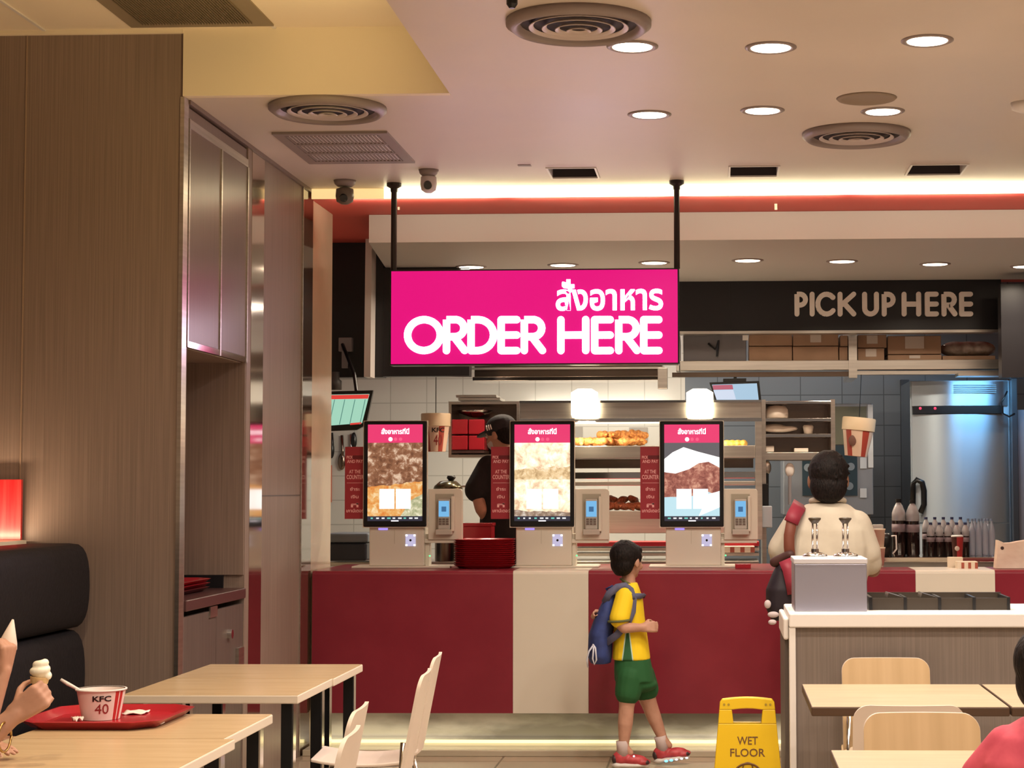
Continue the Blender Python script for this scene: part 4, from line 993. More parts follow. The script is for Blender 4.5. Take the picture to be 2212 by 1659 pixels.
pbx('steel_pan', 990, 1080, 859, 865, YR + .05, .3, 'steel', 'flat steel pan on top of the rack, lower one', 'pan')
single('steel_bowl', MB().lathe([(.02, 0), (.11, .03), (.13, .05), (.12, .05)], at(1026, 902, YR + .18), 24), 'chrome', 'shiny steel bowl on the red cartons in the rack', 'bowl', smooth=True)
# pot
c_ = at(968, 1056, 12.2)
t = thing('cooking_pot', 'dark cooking pot with black lid knob behind the left card reader', 'pot', (c_.x, 12.2, zwt))
B('body', MB().lathe([(.085, zwt), (.09, c_.z)], (c_.x, 12.2, 0), 28), 'steel_dark', t, auto=True)
B('lid', MB().lathe([(.098, 0), (.09, .02), (.055, .05), (.02, .055)], (c_.x, 12.2, c_.z), 28), mat('lid_olive', (.14, .12, .07), .2, .8), t, smooth=True)
B('knob', MB().lathe([(.015, 0), (.03, .02), (.025, .035)], (c_.x + .02, 12.2, c_.z + .052), 16), 'black', t, smooth=True)
B('handle', MB().cyl((c_.x + .08, 12.2, c_.z + .015), (c_.x + .19, 12.18, c_.z + .02), .008), 'steel', t)
# heated display cabinet
YD = 12.75
x0, x1, z0, z1 = pxr(1122, 1646, 866, 1166, YD); DX0, DX1 = x0, x1
t = thing('heated_display', 'steel heated display cabinet with shelves of fried chicken and two bright heat lamps', 'display cabinet', ((x0 + x1) / 2, YD + .3, z0))
zt1 = at(1400, 905, YD).z
B('hood', MB().box(x0, x1, YD + .02, YD + .55, zt1, z1), 'steel', t, bevel=.004)
B('hood_rail', MB().box(x0, x1, YD, YD + .03, zt1 - .02, zt1 + .005), 'mirror', t)
B('hood_cap', MB().box(x0, x1, YD, YD + .56, z1 - .012, z1 + .004), 'mirror', t)
for (a, b) in ((x0, x0 + .035), (x1 - .045, x1)): B('post', MB().box(a, b, YD, YD + .05, z0, zt1 - .02), 'steel', t)
for i_, (a, b, c_, dep) in enumerate(((963, 990, 0, .5), (1040, 1049, 1, .5), (1104, 1152, 0, .5), (1020, 1034, 1, .02))):
    _, _, p0, p1 = pxr(1130, 1640, a, b, YD + .01); B('shelf', MB().box(x0 + .036, x1 - .046, YD + .01, YD + .01 + dep, p0, p1), 'steel' if i_ != 3 else 'mirror', t, bevel=.003)
_, _, p0, p1 = pxr(1130, 1640, 905, 912, YD + .02); B('glow_tube', MB().box(x0 + .3, x1 - .3, YD + .28, YD + .31, p0, p1), mat('warm_tube', (1, .8, .5), .5, emit=3, ecol=(1, .8, .5)), t)
B('rear_rail', MB().box(x0 + .04, x1 - .05, YD + .48, YD + .5, at(1300, 1010, YD).z, at(1300, 990, YD).z), 'steel_dark', t)
for px in (1265, 1512):
    q = at(px, 885, YD); qt = at(px, 862, YD)
    l = B('heat_lamp', MB().lathe([(.085, 0), (.092, .02), (.092, .17), (.05, .195)], (q.x, YD - .10, at(px, 903, YD).z), 24), mat('heat_lamp_glow', (1, .95, .8), .5, emit=7, ecol=(1, .84, .55)), t, smooth=True)
    area('heat_glow', (q.x, YD - .10, at(px, 903, YD).z - .02), .12, 12, (1, .82, .55), parent=t, shape='DISK')

def piece(seed, s):
    rd = random.Random(seed); pr = [('e', (0, 0, 0), (s, s * .7, s * .55))]
    for k in range(7): a = rd.uniform(0, 2 * PI); pr.append(('e', (s * .6 * math.cos(a), s * .4 * math.sin(a), rd.uniform(-.1, .25) * s), (s * rd.uniform(.3, .55),) * 3))
    pr.append(('c', (0, 0, 0), (s * 1.35, rd.uniform(-.2, .2) * s, -.1 * s), s * .4, s * .3))
    return blob('fried_chicken', pr, CH, None, s * .16, 1)
CH = noise_mat('fried_crust', (.36, .12, .035), (.72, .34, .10), (60, 60, 60), .55, 5, .35, .65, bump=.6)
CH2 = noise_mat('glazed_crust', (.34, .07, .03), (.60, .20, .09), (60, 60, 60), .35, 5, .35, .65, bump=.6)
protos = [piece(k, .052) for k in range(3)]
rd = random.Random(5); first = [True] * 3
SHZ = {0: pxr(1130, 1640, 963, 990, YD + .01)[3], 1: pxr(1130, 1640, 1104, 1152, YD + .01)[3]}
def place_piece(px, py, Y, m_, lab, grp, sc=1, lay=0):
    k = rd.randrange(3); o = protos[k]
    if first[k]: first[k] = False
    else: o = o.copy(); COL.objects.link(o)
    if m_ is not CH:
        o.data = o.data.copy(); o.data.materials[0] = m_
    p_ = at(px, py, Y); p_.z = SHZ[0 if m_ is CH else 1] + .034 * sc + lay * .045; o.location = p_; o.rotation_euler = (rd.uniform(-.3, .3), rd.uniform(-.4, .4), rd.uniform(0, 6.28)); o.scale = (sc,) * 3
    tag(o, lab, 'food', grp)
for k in range(9): place_piece(1248 + 17 * k + rd.uniform(-2, 2), (957 if k < 3 else 952), YD + .16 + .06 * (k % 3), CH, 'piece of orange fried chicken on the top display shelf', 'fried chicken on the top display shelf')
for k in range(6): place_piece(1300 + 17 * k, 944 if k > 1 else 949, YD + .26, CH, 'piece of orange fried chicken on the top display shelf', 'fried chicken on the top display shelf', 1, 1)
for k in range(6): place_piece(1318 + 15 * k, 1095 - (k % 2) * 5, YD + .15, CH2, 'piece of dark red glazed chicken on the lower display shelf', 'glazed chicken on the lower display shelf', .9)
for k in range(3): place_piece(1324 + 22 * k, 1086, YD + .28, CH2, 'piece of dark red glazed chicken on the lower display shelf', 'glazed chicken on the lower display shelf', .9, 1)
FR = noise_mat('golden_fries', (.80, .42, .06), (.92, .62, .16), (50, 50, 50), .5, 3, bump=.5)
a = at(1570, 957, YD + .2); b = at(1606, 957, YD + .2)
pile = [('e', (a.x + (b.x - a.x) * k / 3, YD + .2, a.z - .005), (.03, .05, .028)) for k in range(4)]
o = blob('fries_pile', pile, FR, None, .008, 1); tag(o, 'pile of golden fries on the top display shelf at its right end', 'food', kind='stuff')
_, _, p0, p1 = pxr(1560, 1630, 966, 969, YD + .05)
# pictures on the wall behind the display, striped tray and lower shelves
pbx('photo_card', 1359, 1398, 923, 955, 15.178, .02, mat('photo_grey', (.30, .28, .26), .6), 'grey picture card on the back wall above the chicken, right one', 'picture')
pbx('photo_card', 1236, 1258, 922, 950, 15.178, .02, mat('photo_grey'), 'grey picture card on the back wall above the chicken, left one beside the kiosk', 'picture')
for i, (a, b, m_) in enumerate(((1171, 1180, 'traycol'), (1183, 1190, 'steel'), (1195, 1201, 'steel'))):
    pbx('shelf_tray', 1242, 1640, a, b, 12.3, .3, m_, ['long red tray under the display cabinet', 'upper steel shelf strip under the display', 'lower steel shelf strip under the display'][i], 'tray')
def snack_box(px0, px1, py0, py1, Y, label):
    x0, x1, z0, z1 = pxr(px0, px1, py0, py1, Y); t = thing('snack_box', label, 'box', ((x0 + x1) / 2, Y + .05, z0), 'striped snack boxes')
    B('box', MB().box(x0, x1, Y, Y + .1, z0, z1), mat('box_cream', (.74, .62, .48), .6), t, bevel=.002)
    n = 3
    for k in range(n): xx = x0 + (x1 - x0) * (k + .6) / n; B('stripe', MB().box(xx, xx + (x1 - x0) * .14, Y - .002, Y, z0 + .002, z1 - .006), mat('box_stripe', (.36, .08, .05), .6), t)
snack_box(1564, 1630, 1180, 1194, 12.2, 'low striped snack box under the display, right of the third kiosk')
snack_box(2068, 2112, 1213, 1231, YC + .2, 'cream snack box with red stripes on the counter, right part')
pbx('cream_box', 2050, 2080, 1204, 1230, YC + .33, .08, mat('box_cream'), 'plain cream box behind the striped snack box', 'box')
# lit rail above the display (seen under the order sign)
t = thing('hood_rail', 'steel extraction rail with lit lower edge just under the order sign', 'rail', (at(1230, 810, 13.3).x, 13.3, at(1230, 830, 13.3).z))
x0, x1, z0, z1 = pxr(1025, 1430, 792, 822, 13.3)
B('body', MB().box(x0, x1, 13.3, 13.6, z0 + .03, z1 + .12), 'steel_dark', t)
B('upper_edge', MB().box(x0 - .03, x1 + .02, 13.28, 13.6, z1 - .02, z1 - .005), 'steel', t)
B('lower_edge', MB().box(x0 - .01, x1 + .03, 13.27, 13.6, z0, z0 + .028), 'mirror', t, bevel=.003)
area('rail_lamp', ((x0 + x1) / 2, 13.5, z0 - .01), x1 - x0 - .1, 60, (1, .90, .70), (math.radians(28), 0, 0), .08, parent=t)
x0, x1, z0, z1 = pxr(1421, 1442, 795, 840, 13.25); B('end_bracket', MB().box(x0, x1, 13.22, 13.3, z0, z1), 'steel', t, bevel=.004)
for px in (1040, 1425): q = at(px, 800, 13.5); B('hanger', MB().cyl((q.x, 13.5, q.z), (q.x, 13.5, 3.16), .012), 'steel', t)
# storage shelf with cartons
YB = 13.7
x0, x1, z0, z1 = pxr(1466, 2162, 778, 799, YB)
t = thing('storage_shelf', 'long steel shelf loaded with brown cartons below the PICK UP HERE sign', 'shelf', ((x0 + x1) / 2, YB + .3, z0))
B('board', MB().box(x0, x1, YB, YB + .6, z0, z1), 'steel', t, bevel=.004)
zu = at(1800, 714, YB).z
a, b, _, _ = pxr(1833, 1851, 700, 800, YB); B('upright', MB().box(a, b, YB - .01, YB + .6, z0 - .06, 3.1), 'steel', t)
B('lower_rail', MB().box(x0 - .05, a, YB + .05, YB + .1, z0 - .045, z0 - .01), 'steel_dark', t); B('lower_rail', MB().box(b, x1, YB + .02, YB + .1, z0 - .035, z0 - .008), 'steel', t)
B('added_lamp_housing', MB().box(1.75, 2.25, 13.50, 13.699, 2.300, 2.325), 'steel', t)  # made-up fixture box added around the cool fridge lamp
B('end_upright', MB().box(x0 - .02, x0 + .01, YB, YB + .6, z0, 3.1), 'white2', t)
shz = z1
cart = [(1618, 1711, 748, 777, 'lower row, first from left', 0), (1713, 1811, 748, 777, 'lower row, second from left', 0), (1813, 1831, 749, 777, 'lower row, just left of the upright', 0),
        (1618, 1711, 722, 747, 'upper row, first from left', 0), (1713, 1811, 722, 747, 'upper row with white label, second from left', 1), (1815, 1831, 724, 748, 'upper row, tiny end left of the upright', 0),
        (1853, 1910, 752, 777, 'lower row with white label, right of the upright', 1), (1853, 1915, 723, 751, 'upper row with white label, right of the upright', 1),
        (1918, 2034, 766, 777, 'flat with white label under the big one', 1), (1918, 2033, 725, 765, 'large with torn white label, fourth in upper row', 2), (2036, 2150, 768, 777, 'flat under the wrapped pack', 0)]
for a, b, c_, d, lab, lb in cart:
    p0, p1, q0, q1 = pxr(a, b, c_, d, YB + .04)
    if d == 777: q0 = shz
    t = thing('carton', 'brown carton on the storage shelf, ' + lab, 'carton', ((p0 + p1) / 2, YB + .2, q0), 'cartons on the storage shelf')
    B('box', MB().box(p0, p1, YB + .04, YB + .45, q0 + .0005, q1 - .0015), 'kraft', t, bevel=.003)
    if lb:
        m0 = (p0 + p1) / 2; s_ = .04 if lb == 1 else .07; B('paper_label', MB().box(m0 - s_, m0 + s_, YB + .036, YB + .04, q0 + (q1 - q0) * .3, q1 - .006), mat('label_paper', (.58, .50, .44), .7), t)
p0, p1, q0, q1 = pxr(2040, 2152, 734, 767, YB + .05)
q0 = at(2090, 768, YB + .04).z
o = blob('wrapped_pack', [('e', ((p0 + p1) / 2 + s_ * .09, YB + .2, (q0 + q1) / 2), (.12, .13, (q1 - q0) / 2)) for s_ in (-1, 0, 1)], noise_mat('clear_wrap', (.38, .30, .25), (.62, .56, .50), (20, 20, 20), .2, 4), None, .012, 2)
tag(o, 'shiny plastic-wrapped pack at the right end of the storage shelf', 'pack')
t = thing('clear_bin', 'grey see-through bin at the left end of the storage shelf', 'bin', (at(1545, 750, YB).x, YB + .2, shz))
p0, p1, q0, q1 = pxr(1476, 1612, 722, 777, YB + .05)
B('body', MB().box(p0, p1, YB + .05, YB + .4, shz, q1), mat('bin_haze', (.16, .15, .16), .25), t, bevel=.006)
B('cord', MB().tube([at(1530, 742, YB + .04), at(1545, 755, YB + .03), at(1552, 735, YB + .03), at(1549, 770, YB + .03)], .008, 8), 'black', t)
B('item', MB().pbox(1604, 1616, 720, 735, YB + .03, .02), 'letter', t)
# small blue screen
YU = 13.72
t = thing('kitchen_monitor', 'small tilted monitor with pale blue screen left of the slate wall', 'monitor', (at(1588, 865, YU).x, YU, at(1588, 866, YU).z))
quad('case', [(1532, 826), (1640, 823), (1645, 868), (1545, 868)], YU, .04, 'black', t, bevel=.003)
quad('screen', [(1538, 831), (1635, 828), (1639, 864), (1548, 864)], YU - .004, .003, em('screen_blue', (.38, .56, .72), 1), t)
quad('red_field', [(1539, 832), (1582, 831), (1584, 841), (1541, 842)], YU - .007, .002, em('field_red', (.48, .10, .16), 1), t)
quad('white_field', [(1541, 843), (1584, 842), (1590, 863), (1548, 863)], YU - .007, .002, em('field_white', (.62, .70, .85), 1), t)
quad('mount', [(1562, 818), (1612, 817), (1612, 824), (1562, 826)], YU + .01, .03, 'black', t)
q = at(1588, 820, YU + .04); B('arm', MB().cyl((q.x, YU + .04, q.z), (q.x, YU + .04, z0 - .0445), .012), 'black', t)
# wire rack with cups right of the display
YV = 13.05
x0, x1, z0, z1 = pxr(1648, 1798, 866, 994, YV)
t = thing('packaging_rack', 'steel rack with cup lids and papers above the customer at left', 'rack', ((x0 + x1) / 2, YV + .2, z0))
for a, b in ((866, 873), (903, 911), (937, 945), (977, 993)):
    _, _, q0, q1 = pxr(1648, 1798, a, b, YV); B('shelf', MB().box(x0 + .005, x1 - .005, YV, YV + .35, q0, q1), 'mirror' if a != 977 else 'steel', t, bevel=.003)
for xx in (x0 - .01, x1 - .01): B('post', MB().box(xx, xx + .03, YV - .005, YV + .36, z0 - (.9 if xx < x0 else 0), z1 + .01), 'steel', t)
B('back', MB().box(x0, x1, YV + .35, YV + .36, z0, z1), 'steel_dark', t)
lidm = mat('lid_white', (.62, .55, .48), .6)
c_ = at(1678, 903, YV + .12); single('lid_stack', MB().lathe([(.085, 0), (.08, .06), (.06, .085), (.02, .09)], (c_.x, YV + .13, c_.z), 24), lidm, 'white domed lid stack on the top rack shelf', 'lids', smooth=True)
o = blob('paper_bundle', [('e', at(1672, 924, YV + .12), (.09, .07, .028)), ('e', at(1700, 926, YV + .12), (.08, .07, .02)), ('e', at(1682, 929, YV + .12), (.11, .08, .02))], lidm, None, .01, 1); tag(o, 'loose white paper bundle on the second rack shelf', 'paper')
c_ = at(1746, 937, YV + .1); single('paper_cup', MB().lathe([(.03, 0), (.038, .05), (.03, .062)], (c_.x, YV + .1, c_.z), 20), lidm, 'round pale cup end on the second rack shelf', 'cup', smooth=True)
pbx('paper_pack', 1654, 1672, 963, 976, YV + .05, .1, lidm, 'small white paper pack on the bottom rack shelf, left', 'paper', bevel=.004)
pbx('paper_pack', 1716, 1746, 968, 976, YV + .05, .1, lidm, 'flat white paper pack on the bottom rack shelf, middle', 'paper', bevel=.002)
# hanging tools below
def tool(px, y0_, y1_, hw, hh, m_, hm, lab):
    a = at(px, y0_, 13.1); b = at(px, y1_, 13.1); t = thing('hanging_tool', lab, 'utensil', (b.x, 13.1, b.z), 'tools hung under the packaging rack')
    B('head', MB().sphere((a.x, 13.1, a.z), (hw, .02, hh), 14, 8), hm, t, smooth=True); B('handle', MB().cyl((a.x, 13.1, a.z), (b.x, 13.1, b.z), .012), m_, t, smooth=False)
tool(1657, 1010, 1095, .03, .05, 'black', 'steel', 'black-handled tool hanging beside the display post')
tool(1706, 1015, 1090, .034, .05, mat('grey_paint'), 'white2', 'white-headed brush hanging left of the customer')
pbx('knife_block', 1647, 1660, 1045, 1100, 13.0, .05, 'black', 'black tall holder beside the display post', 'holder', bevel=.004)
pbx('white_tub', 1645, 1668, 1093, 1140, 12.8, .1, mat('tub_grey', (.36, .38, .42), .5), 'pale grey tub below the hanging tools', 'tub', bevel=.006)
# combi oven
YO = 14.2
x0, x1, z0, z1 = pxr(1692, 1886, 872, 1112, YO)
t = thing('combi_oven', 'grey steel oven with dark window behind the customer', 'oven', ((x0 + x1) / 2, YO + .35, z0))
B('body', MB().box(x0, x1, YO, YO + .7, z0, z1), mat('oven_grey', (.30, .33, .38), .35, .6), t, bevel=.006)
B('window', MB().pbox(1733, 1852, 962, 1071, YO - .012, .01), mat('oven_glass', (.03, .05, .065), .12), t, bevel=.003)
B('frame_edge', MB().pbox(1875, 1886, 874, 1010, YO - .012, .01), mat('oven_edge', (.62, .62, .62), .4), t)
B('top_window', MB().pbox(1800, 1872, 878, 960, YO - .01, .009), mat('olive_glass', (.14, .14, .10), .3), t)
for k, (a, b) in enumerate(((988, 1012), (1055, 1075))): B('control_panel', MB().pbox(1858, 1872, a, b, YO - .012, .01), mat('oven_button', (.5, .52, .55), .4), t)
for px, py in ((1745, 1010), (1838, 1008), (1835, 1050)): q = at(px, py, YO - .014); B('painted_reflection', MB().cyl((q.x, YO - .016, q.z), (q.x, YO - .0125, q.z), .03, n=16), mat('oven_reflection', (.20, .24, .28), .3), t)  # paler discs painted on the oven window as lamp reflections
B('stand', MB().box(x0 + .02, x1 - .02, YO + .05, YO + .65, ZK, z0), 'steel_dark', t)
# fridge
YF = 14.0
x0, x1, z0, z1 = pxr(1968, 2185, 822, 1204, YF)
t = thing('fridge', 'tall stainless fridge with black control band reflecting blue light', 'fridge', ((x0 + x1) / 2, YF + .35, ZK))
fs_ = noise_mat('fridge_steel', (.36, .43, .50), (.43, .52, .60), (1.2, 1.2, .2), .26, 1, metal=1)
N, L, b = nodes(fs_); tg_ = N.new('ShaderNodeTangent'); tg_.direction_type = 'RADIAL'; tg_.axis = 'Z'; L.new(tg_.outputs[0], b.inputs['Tangent'])
b.inputs['Anisotropic'].default_value = .9; b.inputs['Anisotropic Rotation'].default_value = .25; b.inputs['Roughness'].default_value = .38
B('body', MB().box(x0, x1, YF + .02, YF + .7, ZK, z1), fs_, t)
_, _, q0, q1 = pxr(1968, 2185, 895, 1128, YF); 
def bowed(x0, x1, y, z0, z1, bow, d):
    n = 14; poly = [(x0 + (x1 - x0) * k / n, y - bow * math.sin(PI * k / n)) for k in range(n + 1)] + [(x1, y + d), (x0, y + d)]
    return MB().prism(poly, z1 - z0, (0, 0, z0), ('x', 'y'))
B('door', bowed(x0 + .01, x1 - .02, YF, q0, q1, .035, .02), fs_, t, auto=True)
B('lower_door', bowed(x0 + .01, x1 - .02, YF, ZK + .05, q0 - .012, .035, .02), fs_, t, auto=True)
B('upper_panel', bowed(x0 + .01, x1 - .02, YF, at(2000, 877, YF).z, z1 - .005, .035, .02), fs_, t, auto=True)
B('control_band', MB().pbox(1972, 2168, 877, 893, YF - .04, .04), 'black', t)
for px in (1988, 2020): q = at(px, 882, YF - .045); B('red_light', MB().sphere((q.x, YF - .042, q.z), .010, 10, 8), em('led_red', (1, .03, .08), 2.2), t)
g = MB()
for k in range(5): g.pbox(2060, 2152, 831 + k * 4, 833 + k * 4, YF - .045, .006)
B('grille', g, mat('grille_blue', (.16, .24, .28), .4), t)
q = [at(px, py, YF - .07) for px, py in ((1972, 1100), (1972, 1045), (1980, 1036), (1992, 1042), (1996, 1060), (1996, 1090), (1988, 1108))]
single('black_hose', MB().tube(q, .022, 10), 'black', 'black curved hose in front of the fridge, behind the cola bottles', 'hose', smooth=True)
struct('trim_13', MB().pbox(2188, 2199, 815, 1204, YF - .1, .1), mat('dark_post', (.03, .035, .045), .4))
struct('trim_14', MB().pbox(2200, 2300, 885, 1204, YF - .05, .1), mat('grey_side', (.22, .22, .26), .35))
struct('trim_15', MB().pbox(1948, 1966, 820, 1204, 15.1, .08), mat('dark_post'))
q = [at(px, py, YF - .1) for px, py in ((2176, 845), (2163, 870), (2166, 893), (2180, 900), (2192, 893))]
single('black_cable', MB().tube(q, .007, 8), 'black', 'thin black cable looping beside the fridge top', 'cable', smooth=True)
# right worktop with bottles
YT = 11.75; zt3 = at(2000, 1204, YT).z
x0 = at(1880, 1204, YT).x
t = thing('drinks_table', 'steel drinks work table behind the right end of the counter', 'work table', (x0 + 1.2, YT + .4, ZK))
B('top', MB().box(x0, 4.2, YT, YT + 1.1, zt3 - .03, zt3), 'mirror', t, bevel=.003)
B('front', MB().box(x0, 4.2, YT + .03, YT + .05, ZK, zt3 - .03), 'steel', t)
B('ledge', MB().box(x0 - .09, 4.2, YT - .66, YT - .01, .655, .672), 'steel', t)
def bottle_mb(x, y, z, r, h):
    return MB().lathe([(r * .9, 0), (r, .01), (r, h * .55), (r * .96, h * .66), (r * .6, h * .83), (r * .34, h * .90), (r * .34, h * .95)], (x, y, z), 18)
cola = mat('cola_liquid', (.012, .006, .006), .08, coat=.5); clear = mat('clear_bottle', (.52, .56, .66), .12, trans=.55); capm = mat('cap_navy', (.03, .035, .10), .4)
lblm = mat('bottle_label', (.20, .15, .17), .5)
def bottle(px, pyb, pyt, Y, rpx, cap, liquid, label, grp, z=None, fill=.7):
    a = at(px, pyb, Y); b = at(px, pyt, Y); z = zt3; h = b.z - z; r = rpx * Y / F
    t = thing('drink_bottle', label, 'bottle', (a.x, Y, z), grp)
    if fill < 1:
        B('body', MB().lathe([(r * .9, 0), (r, .01), (r, h * fill)], (a.x, Y, z), 18), liquid, t, auto=True)
        B('neck', MB().lathe([(r, h * fill), (r * .96, h * .76), (r * .6, h * .88), (r * .34, h * .93), (r * .34, h * .97)], (a.x, Y, z), 18), mat('clear_neck', (.5, .48, .5), .1, trans=.3), t, smooth=True)
        B('label_band', MB().lathe([(r * 1.01, h * .42), (r * 1.01, h * .56)], (a.x, Y, z), 18), lblm, t, smooth=True)
    else: B('body', bottle_mb(a.x, Y, z, r, h), liquid, t, smooth=True)
    B('cap', MB().cyl((a.x, Y, z + h * .94), (a.x, Y, z + h), r * .42), cap, t)
    return t
b1 = bottle(1942, 1200, 1078, YT + .3, 15, 'black', cola, 'large cola bottle with clear shoulder, left of the pair', 'large cola bottles', fill=.62)
b2 = bottle(1972, 1200, 1080, YT + .3, 15, 'black', cola, 'large cola bottle with clear shoulder, right of the pair', 'large cola bottles', fill=.62)
for k in range(5):
    for r_ in range(2):
        if k == 0 and r_ == 0: bp0 = bottle(2001, 1200, 1117, YT + .40, 8.5, capm, cola, 'small dark soda bottle with navy cap in the rows beside the big bottles', 'small soda bottles', fill=.6); continue
        o = copy_tree(bp0); c_ = at(2001 + k * 18.5, 1150, YT + .4); o.location = (c_.x + .015 * r_, YT + .4 - .12 * r_, zt3)
        if r_ == 1: o.scale = (1, 1, .86)
        o['label'] = 'small dark soda bottle, ' + ('back row, ' if r_ == 0 else 'front row, ') + ['leftmost', 'second from left', 'middle', 'fourth from left', 'rightmost'][k]
bp0['label'] = 'small dark soda bottle, back row, leftmost'
for k in range(4):
    for r_ in range(2):
        lab = 'clear water bottle in the group before the fridge, ' + ('back row, ' if r_ == 0 else 'front row, ') + ['leftmost', 'second', 'third', 'rightmost'][k]
        if k == 0 and r_ == 0: wp0 = bottle(2092, 1200, 1120, YT + .40, 7, mat('cap_blue', (.15, .20, .30), .4), clear, lab, 'clear water bottles', fill=1); continue
        o = copy_tree(wp0); c_ = at(2092 + k * 14, 1150, YT + .4); o.location = (c_.x + .01 * r_, YT + .4 - .10 * r_, zt3); o['label'] = lab
# cups, jug, bag
def cup(px, pyb, pyt, Y, rpx, body, label, z, band=None, lid=None, cat='cup', grp=None):
    a = at(px, pyb, Y); h = at(px, pyt, Y).z - z; r = rpx * Y / F; t = thing('paper_cup', label, cat, (a.x, Y, z), grp)
    B('body', MB().lathe([(r * .78, 0), (r, h * .93)], (a.x, Y, z), 24), body, t, auto=True)
    if band:
        B('emblem', MB().sphere((a.x - r * .1, Y - r * .80, z + h * .40), (r * .42, r * .2, r * .45), 14, 8), mat('emblem_cream', (.72, .62, .52), .5), t)
        B('stripe', MB().lathe([(r * .80, 0), (r * 1.01, h * .92)], (a.x + r * .08, Y, z), 24), band, t, auto=True)
    if lid: B('lid', MB().lathe([(r * 1.05, h * .92), (r * 1.05, h * .97), (r * .9, h)], (a.x, Y, z), 24), lid, t, smooth=True)
    return t
cup(2068, 1203, 1156, YT + .06, 12.5, mat('cup_brown', (.06, .018, .012), .4), 'dark drink cup with red side and white lid beside the soda bottles', zt3, mat('cup_red', (.40, .03, .03), .4), 'white2')
zct = ZT
for k in range(2):
    single('cup_stack', MB().lathe([(.028, 0), (.036, .10), (.038, .10), (.038, .108)], at(1899, 1222 - k * 40, YC + .32), 20), mat('box_cream'), 'tall cream paper cups right of the customer, ' + ['lower one', 'upper one'][k], 'cup', 'cream cups by the customer', smooth=True)
    bpy.context.view_layer.update()
x0, x1, z0, z1 = pxr(1890, 1912, 1134, 1222, YC + .34 + .06)
t = thing('storage_container', 'narrow container with grey lid just right of the customer shoulder', 'container', ((x0 + x1) / 2, YC + .40, ZT))
B('body', MB().box(x0 + .004, x1 - .004, 11.10, 11.18, ZT - .35, z1 - .05), mat('box_cream', (.74, .62, .48), .6), t)
B('lid', MB().box(x0, x1, 11.095, 11.185, z1 - .05, z1), mat('lid_grey', (.42, .40, .36), .5), t, bevel=.004)
t = thing('drink_jug', 'black jug with pale handle left of the cola bottles', 'jug', (at(1918, 1200, YT + .1).x, YT + .1, zt3))
c_ = at(1914, 1200, YT + .1); B('body', MB().lathe([(.035, 0), (.04, .12), (.03, .15)], (c_.x, YT + .1, zt3), 20), 'black', t, smooth=True)
B('handle', MB().tube([(c_.x + .03, YT + .09, zt3 + .13), (c_.x + .062, YT + .09, zt3 + .135), (c_.x + .066, YT + .09, zt3 + .05), (c_.x + .04, YT + .09, zt3 + .02)], .006, 8), 'letter', t, smooth=True)
# paper bag on the counter
x0, x1, z0, z1 = pxr(2152, 2222, 1165, 1229, YC + .15)
mb = MB(); Yb_ = YC + .15
tops = [(x0 + .012, z1 - .004), (x0 + .05, z1 - .022), (x0 + .09, z1 - .02), (x0 + .13, z1 - .012), (x1, z1 - .004)]
poly = [(x0 - .004, ZT + .001)] + [(x0 + .006, ZT + .1)] + tops + [(x1, ZT + .001)]
mb.prism(poly, .10, (0, Yb_, 0), ('x', 'z'))
t = thing('paper_bag', 'cream paper carry bag with folded top on the counter at right edge', 'bag', ((x0 + x1) / 2, Yb_ + .05, ZT))
B('bag', mb, noise_mat('bag_paper', (.66, .48, .38), (.78, .64, .52), (6, 6, 10), .7, 4, bump=.4), t, bevel=.003)
B('eyelet', MB().cyl((x0 + .035, Yb_ - .002, z1 - .05), (x0 + .035, Yb_ + .002, z1 - .05), .01, n=12), 'darkbrown', t)
pbx('napkin_holder', 1588, 1622, 1218, 1228, YC + .25, .08, 'traycol', 'small red pad on the counter right of the third kiosk', 'pad', bevel=.003)
# ================================================================ people
def V(*a): return Vector(a)
def hand(w, d, n, s=1.0, side=1, curl=(.5, .8, .6), thumb=(.5, .5)):
    d = d.normalized(); n = (n - d * n.dot(d)).normalized(); sd = d.cross(n) * side; out = []
    for k in (-1, -.33, .33, 1): out.append(('c', w - d * .005 * s + sd * .014 * k * s, w + d * .082 * s + sd * .029 * k * s, .019 * s, .0145 * s))
    for i, L_ in enumerate((.068, .077, .072, .056)):
        p = w + d * .085 * s + sd * (1.5 - i) * .0195 * s; th = 0; dirv = d
        for j, f in enumerate((.45, .30, .25)):
            th += curl[j] * (1 + .06 * i); q = p + (d * math.cos(th) + n * math.sin(th) + sd * (1.5 - i) * .03) * L_ * f * s
            out.append(('c', p, q, (.0092 - .0009 * j) * s, (.0086 - .001 * j) * s)); p = q
    p = w + d * .022 * s + sd * .026 * s; q = p + (sd * .75 + d * .7 + n * thumb[0]).normalized() * .040 * s
    out.append(('c', p, q, .0135 * s, .0105 * s)); r = q + (sd * .1 + d * .8 + n * (thumb[0] + thumb[1])).normalized() * .032 * s
    out.append(('c', q, r, .0105 * s, .009 * s)); out.append(('c', r, r + (d * .7 + n * thumb[1] - sd * .3).normalized() * .022 * s, .009 * s, .0075 * s))
    return out
